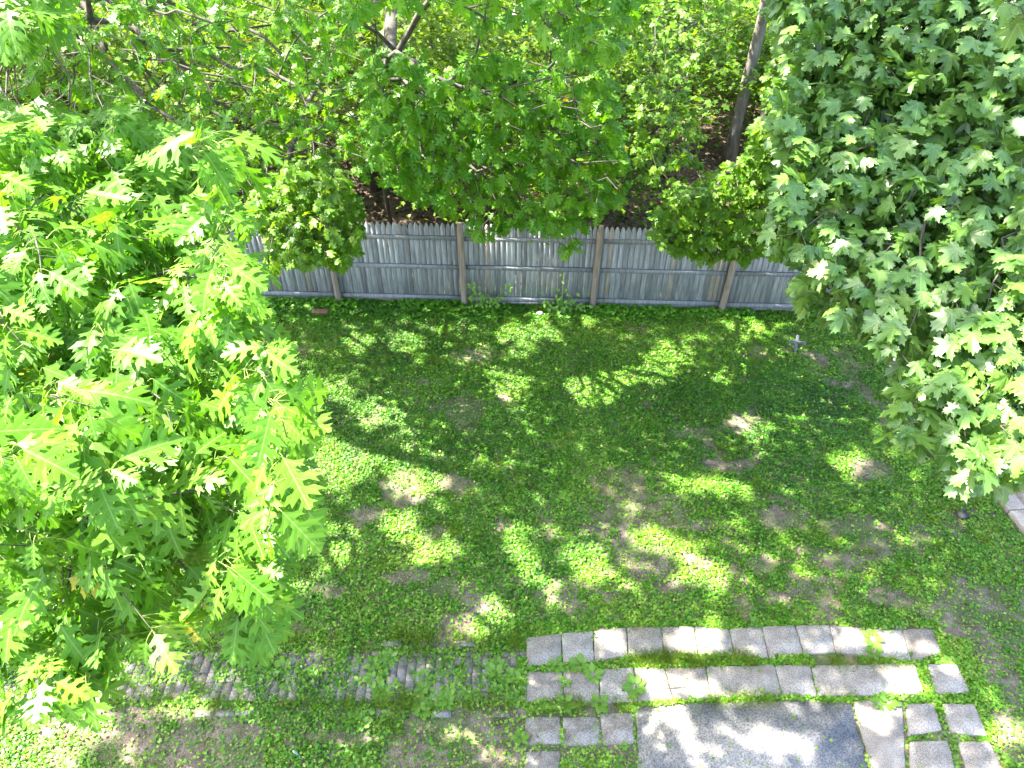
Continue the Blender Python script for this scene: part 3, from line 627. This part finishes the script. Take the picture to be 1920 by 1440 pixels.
# woods floor litter
M_LITTER = rough_mat('dead_leaf', [(.3, (.04, .03, .02)), (.5, (.09, .065, .045)), (.7, (.20, .155, .11))], scale=12, bump=0, tintmix=1)
K = 60000; x = -18+rg.random(K)*36; y = 11.9+rg.random(K)**1.3*30; px, py, _ = project(np.stack([x, y, x*0], -1)); ok = (px > -100) & (px < 2020); x, y = x[ok], y[ok]; K = len(x); a = rg.random(K)*6.28
o = leaf_object('leaf_litter', M_LITTER, None, [batch(FARLEAF, np.stack([x, y, ground_z(x, y)+.01+rg.random(K)*.03], -1), np.stack([np.cos(a), np.sin(a), rg.normal(0, .2, K)], -1), np.array([0, 0, 1.])+rg.normal(0, .35, (K, 3)), .08+.08*rg.random(K), rg.random(K), bend=.1)]); tag(o, 'brown dead leaves covering the woodland floor', 'leaf litter', kind='stuff')

# ================================================================== broadleaf weeds
def weed_mesh(nl, s, seed):
    r = np.random.default_rng(seed); a = np.arange(nl)*2.4+r.random()*6; el = .25+.55*r.random(nl)
    Y = np.stack([np.cos(a)*np.cos(el), np.sin(a)*np.cos(el), np.sin(el)], -1); pos = Y*.18*s; pos[:, 2] += .01
    Z = np.array([0, 0, 1.])+r.normal(0, .15, (nl, 3)); V, l, n_, u, t = batch(OVAL, pos, Y, Z, s*(.7+.4*r.random(nl)), .3+.5*r.random(nl), fold=.2, bend=.45, wide=1.25)
    return V, l, n_, u, t
wm = []
for k in range(6):
    V, l, n_, u, t = weed_mesh([8, 9, 7, 10, 8, 6][k], [.085, .10, .075, .11, .09, .08][k], 40+k)
    me_ = raw_mesh('weed_leaves', V, l, n_, uv=u, tint=t); me_.materials.append(M_WEED); sm = MB(); sm.tube([(0, 0, -.01), (0, 0, .012), (0, 0, .03)], [.008, .008, .003], n=6); ms = sm.mesh('stem'); ms.materials.append(M_STEM); wm.append((me_, ms))
def weed(px, py, k, sc, label, group, z=0):
    g = G(px, py); e = empty('broadleaf_weed', (g[0], g[1], z)); e.rotation_euler[2] = random.random()*6.28; e.scale = (sc,)*3
    for nm, mm in zip(('leaves', 'stem'), wm[k % 6]): c = bpy.data.objects.new(nm, mm); COL.objects.link(c); c.parent = e
    tag(e, label, 'weed', group)
rw = np.random.default_rng(9)
def wcl(cx, cy, rx, ry, n_, label, group, smin=.75, smax=1.15):
    for i in range(n_):
        weed(cx+rw.uniform(-rx, rx), cy+rw.uniform(-ry, ry), rw.integers(6), rw.uniform(smin*.72, smax*.92), label, group)
PG = 'broadleaf weeds growing through the brick path'
wcl(690, 1265, 52, 38, 20, 'round leaved weed in the thick clump left of the middle of the brick path', PG)
wcl(830, 1300, 50, 42, 24, 'round leaved weed in the thick clump left of the bare strip of brick', PG)
wcl(690, 1345, 50, 14, 9, 'round leaved weed just below the brick path', PG)
wcl(950, 1275, 28, 40, 12, 'round leaved weed between the brick path and the pavers', PG)
wcl(480, 1270, 60, 22, 12, 'round leaved weed on the brick path right of the bare grey bricks', PG)
wcl(280, 1275, 70, 16, 7, 'round leaved weed on the brick path near the oak leaf tips', PG, .6, .95)
LG = 'broadleaf weeds scattered in the lawn'
for a in [(720, 945), (700, 935), (780, 925), (835, 1010), (870, 1035), (705, 1020), (800, 1060), (890, 870), (1080, 895), (905, 880), (760, 1130), (690, 1145), (640, 1130), (1060, 930), (985, 1065), (930, 940), (1000, 880), (1130, 860), (900, 1050), (670, 1010), (1150, 1000), (1250, 950), (1480, 930), (1570, 960), (1750, 1080), (1820, 1100)]:
    weed(a[0], a[1], rw.integers(6), rw.uniform(.6, 1.0), 'small round leaved weed standing out of the lawn clover', LG)
G3 = 'broadleaf weeds between the patio pavers'
for a in [(1043, 1250, 1, .9, 'weed in the joint between the first two pavers of the far row'), (1086, 1248, 3, 1.05, 'bright weed under the second paver of the far row'), (1112, 1268, 3, 1.1, 'spreading weed at the top of the third paver of the second row'), (1058, 1281, 0, .9, 'weed in the joint between the first two pavers of the second row'),
          (1018, 1322, 2, .85, 'weed below the first paver of the second row'), (1058, 1322, 3, 1.05, 'broad weed below the joint of the first two pavers in the second row'), (1124, 1322, 1, 1.0, 'pale weed with wide leaves below the third paver of the second row'), (1190, 1290, 3, 1.25, 'large weed with long leaves on the second patio row beside a sun patch'),
          (1634, 1200, 3, 1.15, 'leafy weed on the cracked paver of the far row'), (1636, 1225, 1, .9, 'lower weed beside the cracked paver of the far row'), (1665, 1318, 3, 1.0, 'weed at the right corner of the bluish pad'), (1645, 1322, 0, .9, 'smaller weed left of the one at the pad corner'), (1415, 1170, 2, .9, 'weed at the lawn edge of the far paver row'), (1775, 1240, 1, .6, 'small weed beside the far right corner paver'), (1170, 1400, 2, .6, 'small weed by the left side of the bluish pad'), (975, 1385, 1, .8, 'weed at the lower left corner of the patio')]:
    weed(*a[:4], a[4], G3, z=.01)

# ================================================================== small things
M_GREY = rough_mat('grey_painted_wood', [(.3, (.11, .11, .12)), (.7, (.22, .22, .235))], scale=14, bump=.3)
M_DARK = rough_mat('dark_mark', [(.3, (.03, .03, .03)), (.7, (.06, .06, .06))], bump=0)
cb = G(1491, 662); cr = empty('grave_cross', cb); cr.rotation_euler = (0, 0, 0); tag(cr, 'small grey wooden cross standing in the lawn near the maple', 'grave marker')
up = unit(np.array([.04, .45, 1.0])); fr = np.array([0, -up[2], up[1]]); mb = MB()
mb.box(cb+up*.14, ex, up, fr, .022, .18, .010); mb.build('upright', M_GREY, cr)
mb = MB(); ar = unit(np.array([1, -.05, -.12])); mb.box(cb+up*.20+fr*.017, ar, up, fr, .15, .024, .007); arm = mb.build('crossbar', M_GREY, cr)
mb = MB()
for i, t in enumerate(np.linspace(-.12, .12, 11)):
    mb.box(cb+up*.20+fr*.0255+ar*t+up*rf.normal(0, .003), ar, up, fr, .0035, .010+.003*(i % 2), .0015)
mb.build('inscription', M_DARK, arm)
mb = MB(); c = G(601, 587); mb.box((c[0], c[1], .03), unit(np.array([1, -.08, 0])), unit(np.array([.08, 1, 0])), ez, .15, .06, .03); o = mb.build('loose_brick', M_RED); md = o.modifiers.new('b', 'BEVEL'); md.width = .006; tag(o, 'loose red brick lying in the clover near the left of the fence', 'brick')
def lump(name, px, py, r, mat, label, cat, flat=.6):
    c = G(px, py); rs = np.random.default_rng(int(px)); V = []; Fs = []; a_, b_ = 8, 12
    for i in range(a_+1):
        for j in range(b_):
            th = math.pi*i/a_; ph = 2*math.pi*j/b_; q_ = 1+.18*(rs.random()-.5); V.append((c[0]+r*q_*math.sin(th)*math.cos(ph), c[1]+r*q_*math.sin(th)*math.sin(ph), .01+r*flat*(math.cos(th)*q_+.6)))
    for i in range(a_):
        for j in range(b_): Fs.append((i*b_+j, (i+1)*b_+j, (i+1)*b_+(j+1) % b_, i*b_+(j+1) % b_))
    mb = MB(); mb.add(V, Fs); tag(mb.build(name, mat, smooth=True), label, cat)
lump('stone', 1803, 968, .075, M_DARK, 'dark round lump set in the lawn near the right edging', 'stone')  # dark round thing of unclear kind, built as a lump
M_STONE = rough_mat('field_stone', [(.3, (.15, .13, .11)), (.7, (.32, .29, .26))], scale=12)
lump('stone', 1012, 590, .07, M_STONE, 'pale lump added in the sun patch at the foot of the fence', 'stone', .5)  # pale lump added to stand in for a bright sun patch
lump('stone', 1335, 626+0, .04, M_STONE, 'small brown stone in the clover left of the sun patch by the maple', 'stone', .5)
M_WHITE = rough_mat('white_plastic', [(.3, (.6, .65, .7)), (.7, (.8, .82, .85))], bump=0, rough=.4)
a = G(551, 1410); b_ = G(566, 1425); mb = MB(); mb.tube([a+ez*.03, (a*.6+b_*.4)+ez*.035, (a*.4+b_*.6)+ez*.03, b_+ez*.025], [.012, .016, .010, .014], n=8); tag(mb.build('plastic_scrap', M_WHITE, smooth=True), 'narrow white plastic scrap lying on the clover at the bottom left', 'litter')
def stick(pts, r, label):
    mb = MB(); pp = [G(*p_)+ez*(.03+.02*math.sin(i*2)) for i, p_ in enumerate(pts)]; mb.tube(pp, np.linspace(r, r*.4, len(pp)), n=5); tag(mb.build('fallen_twig', M_TWIG), label, 'twig', 'twigs lying on the ground')
stick([(640, 1082), (646, 1070), (655, 1062)], .012, 'short thick dead twig on the soil below the sun patch beside the oak')
stick([(1860, 928), (1885, 960), (1912, 990)], .012, 'thin dead stick lying along the right edging')
stick([(1040, 1405), (1015, 1412), (1000, 1428)], .006, 'thin pale twig on the bare soil left of the bluish pad')
stick([(1800, 1158), (1812, 1140), (1832, 1132), (1850, 1146)], .006, 'curved pale twig on the bare soil right of the patio')
stick([(1380, 892), (1405, 905), (1440, 906), (1470, 915)], .006, 'long thin twig in the clover right of the middle')
stick([(1245, 1294), (1280, 1292), (1305, 1297), (1320, 1310)], .005, 'thin curved twig on the fourth and fifth pavers of the second row')
stick([(540, 625), (530, 640), (520, 650)], .010, 'dead twig in the clover under the left oak')

# fence creepers
def creeper(base, spec, label, n_, size, seed):
    r = np.random.default_rng(seed); e = empty('climbing_plant', base); tag(e, label, 'plant'); mb = MB(); pos = []
    for (dx, h, c_) in spec:
        top = base+fd*dx+ez*h+fn_*.03; mid = (base+top)/2+fd*r.normal(0, .05); path = np.array([base, mid, top]); mb.tube(path, [.008, .006, .003], n=5)
        for i in range(c_): t = r.random()**.8; pos.append(base+(top-base)*t+fd*r.normal(0, .07)+fn_*abs(r.normal(0, .05))+ez*r.normal(0, .04))
    pos = np.array(pos); pos[:, 2] = np.maximum(pos[:, 2], .02); K = len(pos); a = r.random(K)*6.28
    mb.build('stems', M_STEM, e)
    leaf_object('leaves', M_WEED, e, [batch(MAPLE if seed == 2 else OVAL, pos, np.stack([np.cos(a), -.4+np.sin(a)*.6, -.5+0*a], -1), fn_*.7+ez*.7+r.normal(0, .3, (K, 3)), size*(.7+.6*r.random(K)), r.random(K))])
fb = lambda px: (lambda t: bp[0]+fd*t+fn_*.17)( (px-638)/240.5*pan )
creeper(fb(905), [(-.1, .62, 26), (.12, .40, 24), (.3, .30, 24), (.5, .34, 30), (.62, .55, 20), (-.05, .25, 20)], 'leafy seedling clump growing up the fence right of the second post', 0, .075, 1)
creeper(fb(1062), [(-.35, .25, 30), (-.1, .36, 40), (.2, .34, 40), (.42, .2, 26), (.0, .85, 12), (-.1, .2, 30)], 'round leaved climbing plant at the foot of the fence left of the brown post', 0, .085, 3)

# ================================================================== TREES
# near oak on the left
rj = np.random.default_rng(55)
d1 = lambda a, b: 2.75+1.25*abs(b-860)/560+.55*max(a, 0)/560
L_front = fill_crown([(-90, 215), (60, 225), (250, 215), (400, 240), (400, 330), (395, 450), (405, 590), (440, 680), (470, 760), (470, 850), (520, 900), (540, 950), (500, 985), (440, 1000), (455, 1120), (400, 1060), (340, 1130), (250, 1170), (150, 1190), (95, 1265), (30, 1260), (-90, 1150)], d1, 300, .9, 1)
L_back = fill_crown([(-90, 240), (230, 230), (400, 250), (420, 400), (420, 600), (460, 720), (470, 900), (430, 1080), (250, 1120), (150, 1180), (-90, 1180)], lambda a, b: d1(a, b)+.7, 620, 2.4, 2)
L_topc = fill_crown([(-70, -80), (110, -80), (120, 20), (80, 60), (-70, 75)], lambda a, b: 3.9, 20, 1.2, 3)
L_extra = np.array([P(a_+rj.normal(0, 16), b2_+rj.normal(0, 16), 3.2+rj.random()*.6) for a_, b2_ in [(490, 800), (525, 930), (480, 990), (440, 1140), (460, 1060), (445, 620), (440, 520), (480, 700), (430, 1100), (120, 1290), (420, 430), (400, 300)] for _q in range(3)]+[P(530, 790, 3.0), P(550, 790, 3.3), P(520, 930, 2.9), P(470, 1100, 3.4), P(470, 1145, 3.6), P(300, 1200, 3.3), P(240, 1200, 3.6), P(530, 940, 2.9), P(500, 1000, 2.7), P(540, 830, 3.1), P(475, 1170, 3.7), P(440, 1090, 3.3), P(490, 1060, 3.3), P(120, 1310, 3.6), P(60, 1320, 3.8), P(180, 1270, 3.5), P(410, 1140, 3.5), P(450, 600, 3.4)])
d2 = lambda a, b: 4.3+.9*(1920-min(a, 1920))/450+1.3*(900-b)/900
R_front = fill_crown([(1455, -80), (1455, 60), (1490, 150), (1465, 230), (1470, 330), (1455, 420), (1475, 510), (1525, 580), (1640, 625), (1705, 680), (1700, 760), (1710, 830), (1800, 855), (1880, 900), (2030, 910), (2030, -80)], d2, 960, 1.0, 4, wob=90)
R_back = fill_crown([(1500, -80), (1520, 330), (1500, 480), (1560, 580), (1700, 680), (1720, 800), (1850, 860), (2030, 860), (2030, -80)], lambda a, b: d2(a, b)+.8, 380, 2.0, 5)
R_topc = np.array([P(1868, -5, 4.6), P(1915, 15, 4.6)])
crA = fill_crown([(690, 100), (780, 110), (830, 150), (890, 130), (960, 90), (1060, 130), (1130, 150), (1180, 230), (1180, 330), (1160, 385), (1050, 450), (995, 492), (920, 465), (890, 375), (760, 380), (700, 350), (690, 230)], lambda a, b: 8.0+2.0*(b-100)/400, 720, 2.2, 6, gap=.16)
crB = fill_crown([(600, -60), (1200, -60), (1190, 40), (1150, 90), (1100, 120), (1000, 90), (960, 30), (850, 20), (800, -20), (740, 5), (660, 40)], lambda a, b: 6.9, 200, 2.4, 7)
crC = fill_crown([(-80, -80), (620, -80), (700, 40), (720, 130), (700, 220), (690, 330), (600, 420), (460, 420), (440, 300), (-80, 260)], lambda a, b: 8.0+1.8*(b+60)/450, 1000, 3.4, 8, gap=.20)
crD = fill_crown([(490, 340), (560, 300), (640, 330), (675, 430), (640, 485), (590, 500), (530, 490), (480, 450)], lambda a, b: 9.0, 260, 1.7, 9)
crE = fill_crown([(1235, 410), (1280, 350), (1340, 330), (1430, 240), (1510, 300), (1500, 490), (1400, 500), (1340, 480), (1300, 485), (1225, 450)], lambda a, b: 9.2+1.0*(b-250)/250, 420, 1.5, 10)
crF = fill_crown([(1400, 40), (1540, 40), (1600, 330), (1400, 330), (1440, 240), (1460, 130), (1400, 110)], lambda a, b: 9.5, 260, 2.2, 12)
def clear(t, ax=45):
    px, py, d = project(t); lx = 1440-80*py/300; return t[~((np.abs(px-lx) < ax) & (py < 310))]
crE = clear(crE, 30); crF = clear(crF)
crH = fill_crown([(1150, -60), (1400, -60), (1400, 200), (1350, 380), (1260, 400), (1200, 330), (1180, 120)], lambda a, b: 11.3+.01*max(0, 200-b), 420, 3.5, 13, gap=.22)
crH = clear(crH)

def own_shade(g, tips, per):
    """how many twig tips of the lower crowns already stand between ground point g and the sun"""
    f = tips[:, :2]-SDIR[:2]*(tips[:, 2:3]/SDIR[2]); c = .235; H = np.zeros((300, 300))
    fi = np.clip(((f+[30, 5])/c).astype(int), 1, 298); np.add.at(H, (fi[:, 0], fi[:, 1]), 1)
    S_ = sum(np.roll(np.roll(H, a, 0), e, 1) for a in (-1, 0, 1) for e in (-1, 0, 1))*.77
    gi = np.clip(((g+[30, 5])/c).astype(int), 1, 298); o = S_[gi[:, 0], gi[:, 1]]
    return o*per
def shade_targets():
    r = np.random.default_rng(77)
    a = np.stack([-9+r.random(42000)*19, .5+r.random(42000)*11.8], -1)
    b = np.stack([-22+r.random(34000)*44, 12.3+r.random(34000)*30], -1)
    return np.concatenate([a, b])
tg = shade_targets(); rh = np.random.default_rng(78); hgt = 9.5+rh.random(len(tg))*6.5
kp = ~lit_fraction(tg)
sh = own_shade(tg, np.concatenate([crA, crB, crC, crD, crE, crF, crH]), 1)+own_shade(tg, np.concatenate([L_front, L_back, L_topc, L_extra]), .7); shm = own_shade(tg, np.concatenate([R_front, R_back]), 1.2)
dr = np.clip((sh-7)/11, 0, 1)*.78; dr = np.maximum(dr, np.clip((shm-4)/9, 0, 1)*.3); kp &= rh.random(len(tg)) > dr
print('high leaves', kp.sum())
up_pos = np.column_stack([tg, np.zeros(len(tg))])+SDIR[None]/SDIR[2]*hgt[:, None]; up_pos = up_pos[kp]  # high leaves added above the view, gaps shaped so sun patches fall below
T = {}   # trunk bases used to share out the high foliage
T['left_oak'] = (-6.95, 9.64); T['maple'] = (8.2, 8.0); T['mid_oak'] = (-2.45, 18.9); T['dark_oak'] = (-7.4, 17.5); T['small_maple'] = (-3.3, 16.5); T['edge_maple'] = (5.6, 17.9)
WT = [  # px,py of base in photo, radius, material, label
    (915, 170, .10, 1, 'slim grey trunked tree right of the big pale oak trunk in the woods'), (1026, 285, .13, 0, 'tree with a pale sunlit trunk in the middle of the woods'), (1092, 180, .09, 1, 'dark trunked tree right of the pale sunlit trunk'),
    (1192, 262, .10, 1, 'dark leaning tree near the centre right of the woods'), (1206, 273, .06, 1, 'short dark trunk beside the dark leaning tree'), (1228, 277, .05, 1, 'thinnest brown trunk right of the dark leaning tree'),
    (1070, 300, .045, 1, 'thin brown trunk just right of the pale sunlit trunk'), (857, 110, .06, 1, 'thin dark trunk between the two grey trunks at the top'), (662, 352, .03, 1, 'very thin brown sapling trunk behind the fence at left'), (1240, 60, .10, 1, 'dark trunk far back at the top right of the woods')]
OFF = [(-12, 8.5), (-11, 14), (-8.5, 2.5), (-15, 20), (-20, 27), (-12, 28), (-4, 30), (4, 27), (12, 24), (12, 33), (-2, 38), (6, 40), (-24, 36), (11, 15)]
names = list(T)+['w%d' % i for i in range(len(WT))]+['o%d' % i for i in range(len(OFF))]
pts = [T[k] for k in T]+[tuple(G(a[0], a[1])[:2]) for a in WT]+list(OFF)
pts = np.array(pts); usable = np.array([not (n_.startswith('w') and WT[int(n_[1:])][2] < .08) and n_ not in ('small_maple',) for n_ in names])
D2 = np.linalg.norm(up_pos[:, None, :2]-pts[None], axis=2); D2[:, ~usable] = 1e9; own = D2.argmin(1)
def ups(key): return up_pos[own == names.index(key)]
base3 = lambda k: np.array([*pts[names.index(k)], -.1])

o = empty('red_oak', base3('left_oak')+[0, 0, .1]); tag(o, 'bright green red oak filling the left foreground with large pointed leaves', 'tree')
bp0 = base3('left_oak')
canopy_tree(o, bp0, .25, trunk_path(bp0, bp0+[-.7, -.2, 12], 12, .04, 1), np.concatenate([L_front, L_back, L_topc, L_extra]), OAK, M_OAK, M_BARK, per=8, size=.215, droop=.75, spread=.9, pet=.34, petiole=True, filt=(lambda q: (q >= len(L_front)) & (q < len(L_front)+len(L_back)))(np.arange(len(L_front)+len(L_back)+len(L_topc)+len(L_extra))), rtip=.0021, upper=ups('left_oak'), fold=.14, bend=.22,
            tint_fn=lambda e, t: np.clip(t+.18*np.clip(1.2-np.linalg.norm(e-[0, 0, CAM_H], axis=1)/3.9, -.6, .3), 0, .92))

# near maple on the right
o = empty('maple_tree', base3('maple')+[0, 0, .1]); tag(o, 'dense dark green maple hanging in from the right foreground', 'tree')
bp0 = base3('maple')
canopy_tree(o, bp0, .24, trunk_path(bp0, bp0+[.3, -.3, 11], 10, .05, 2), np.concatenate([R_front, R_back, R_topc]), MAPLE, M_MAPLE, M_BARK, per=8, size=.155, droop=.5, spread=.95, pet=.5, petiole=False, rtip=.003, upper=ups('maple'), fold=.06, bend=.28)

# oak behind the fence
o = empty('red_oak', base3('mid_oak')+[0, 0, .1]); tag(o, 'broad oak with a thick pale trunk reaching over the middle of the fence', 'tree')
bp0 = base3('mid_oak')
canopy_tree(o, bp0, .23, trunk_path(bp0, bp0+[.0, -.2, 13], 12, .05, 3), np.concatenate([crA, crB]), OAKM, M_OAKF, M_BARK, per=8, size=.17, droop=.7, spread=.9, pet=.25, upper=ups('mid_oak'), filt=True)
# oak at upper left
o = empty('red_oak', base3('dark_oak')+[0, 0, .1]); tag(o, 'darker oak with a brown trunk at the upper left behind the foreground oak', 'tree')
bp0 = base3('dark_oak')
canopy_tree(o, bp0, .17, trunk_path(bp0, bp0+[-.2, -.4, 12], 10, .06, 4), crC, OAKM, M_OAKF, M_BARKD, per=7.5, size=.165, droop=.6, spread=.95, pet=.25, upper=ups('dark_oak'), filt=True)
# small maple over the left of the fence
o = empty('maple_tree', base3('small_maple')+[0, 0, .1]); tag(o, 'small maple hanging over the left end of the visible fence', 'tree')
bp0 = base3('small_maple')
canopy_tree(o, bp0, .11, trunk_path(bp0, bp0+[-.4, -1.2, 5.4], 8, .05, 5), crD, MAPLE, M_MAPLEF, M_BARKD, per=8, size=.12, droop=.5, spread=.95, pet=.45, fold=.06)
# maple behind the right of the fence
o = empty('maple_tree', base3('edge_maple')+[0, 0, .1]); tag(o, 'tall maple with a bare grey trunk behind the right end of the fence', 'tree')
bp0 = base3('edge_maple')
canopy_tree(o, bp0, .155, trunk_path(bp0, bp0+[.25, .1, 13], 12, .05, 6), np.concatenate([crE, crF]), MAPLE, M_MAPLEF, M_BARK, per=8, size=.12, droop=.5, spread=.95, pet=.45, fold=.06, upper=ups('edge_maple'))

o = empty('maple_tree', (3.9, 17.2, 0)); tag(o, 'loose leafy young maple in the gap between the big oak and the leaning grey trunk', 'tree')
bp0 = np.array([3.9, 17.2, -.1])
canopy_tree(o, bp0, .07, trunk_path(bp0, bp0+[-.3, -.6, 5.2], 8, .04, 7), crH, MAPLE, M_MAPLEF, M_BARKD, per=8, size=.12, droop=.5, spread=.95, pet=.45, fold=.06, rtip=.002)
def simple_crown(o, upl, mat, size=None):
    K = len(upl)
    if size is None: size = upsize(upl)
    if K == 0: return
    leaf_object('crown', mat, o, [batch(FARLEAF, upl, RNG.normal(0, 1, (K, 3))*[1, 1, .4], np.array([0, 0, 1.])+RNG.normal(0, .45, (K, 3)), size, RNG.random(K)*.8, wide=1.1)])
for i, (px, py, r, dk, lab) in enumerate(WT):
    b0 = base3('w%d' % i); o = empty('woodland_tree', b0+[0, 0, .1]); tag(o, lab, 'tree', 'trees standing in the woods')
    lean = {3: (.75, 0), 4: (.25, 0), 5: (.3, 0)}.get(i, (RNG.normal(0, .2), 0)); H = 12 if r >= .08 else 6
    pth = trunk_path(b0, b0+[lean[0]*H/5, lean[1], H], 10, .07, 20+i); mb = MB(); mb.tube(pth, np.linspace(r, r*.5, 10), n=10, rough=.1); mb.build('trunk', M_BARKD if dk else M_BARK, o, smooth=True)
    if r >= .08: simple_crown(o, ups('w%d' % i), M_UNDER)
    else:
        c = np.repeat(pth[6:], 60, 0)+RNG.normal(0, .6, (240, 3)); simple_crown(o, c, M_UNDER, .12)
for i, (x, y) in enumerate(OFF):
    b0 = base3('o%d' % i); o = empty('woodland_tree', b0+[0, 0, .1]); tag(o, 'tall tree beyond the edges of the view whose high crown shades the yard', 'tree', 'tall trees beyond the edges of the view')
    mb = MB(); mb.tube(trunk_path(b0, b0+[0, 0, 12.5], 10, .08, 60+i), np.linspace(.22, .1, 10), n=10, rough=.1); mb.build('trunk', M_BARKD, o, smooth=True); simple_crown(o, ups('o%d' % i), M_UNDER)

# saplings of the understorey
rs = np.random.default_rng(31); cnt = 0; placed = []
while cnt < 175:
    y = 13.2+rs.random()**1.1*25; hw = (y*.766+4)*.74+1; x = rs.uniform(-hw, hw)
    px, py, _ = project(np.array([x, y, 1.0])); px0, py0, _ = project(np.array([x, y, 0]))
    if 1180 < px < 1360 and 120 < py < 400 and y < 17: continue
    if 1320 < px < 1480 and y < 18.5: continue
    if 900 < px < 1050 and y < 14.2: continue
    if any((x-a)**2+(y-b)**2 < .9 for a, b in placed): continue
    placed.append((x, y)); hmax = 7.4-.209*y; h = max(.9, min(5.0, rs.uniform(.5, 1.0)*hmax+.6)); b0 = np.array([x, y, -.05])
    o = empty('sapling', b0); kind = 'slender' if y < 24 else 'distant'
    where = 'far left of the woods' if px < 500 else 'left half of the woods' if px < 850 else 'middle of the woods' if px < 1150 else 'right half of the woods' if px < 1500 else 'woods behind the maple'
    tag(o, '%s understorey sapling with small light green leaves in the %s' % (kind, where), 'sapling', '%s saplings among the trunks behind the fence' % kind)
    top = b0+[rs.normal(0, .25), rs.normal(0, .25), h]; mb = MB(); mb.tube(trunk_path(b0, top, 6, .05, cnt), np.linspace(.022+.006*h, .008, 6), n=6)
    nc = int(16+5*h); ct = np.stack([rs.normal(0, .75, nc), rs.normal(0, .75, nc), h*(.25+.8*rs.random(nc))], -1)+b0
    for c in ct:
        t = np.clip((c[2]-b0[2])/h*.8, .1, .95); a0 = b0+(top-b0)*t; mb.tube([a0, (a0+c)/2+[0, 0, .06], c], [.009, .006, .003], n=4, cap=False)
    mb.build('trunk', M_BARKD, o)
    per = 48; c = np.repeat(ct, per, 0)+rs.normal(0, 1, (nc*per, 3))*[.30, .30, .07]; c = c[c[:, 2] > .03]; K = len(c); a = rs.random(K)*6.28; ttr = np.clip(rs.random()*.5+.2+rs.normal(0, .15, K), 0, 1)
    leaf_object('crown', M_UNDER, o, [batch(FARLEAF, c, np.stack([np.cos(a), np.sin(a), -.25+0*a], -1), np.array([0, 0, 1.])+rs.normal(0, .3, (K, 3)), .10+.07*rs.random(K), ttr, wide=1.0)])
    cnt += 1
print('objects', len(bpy.data.objects))
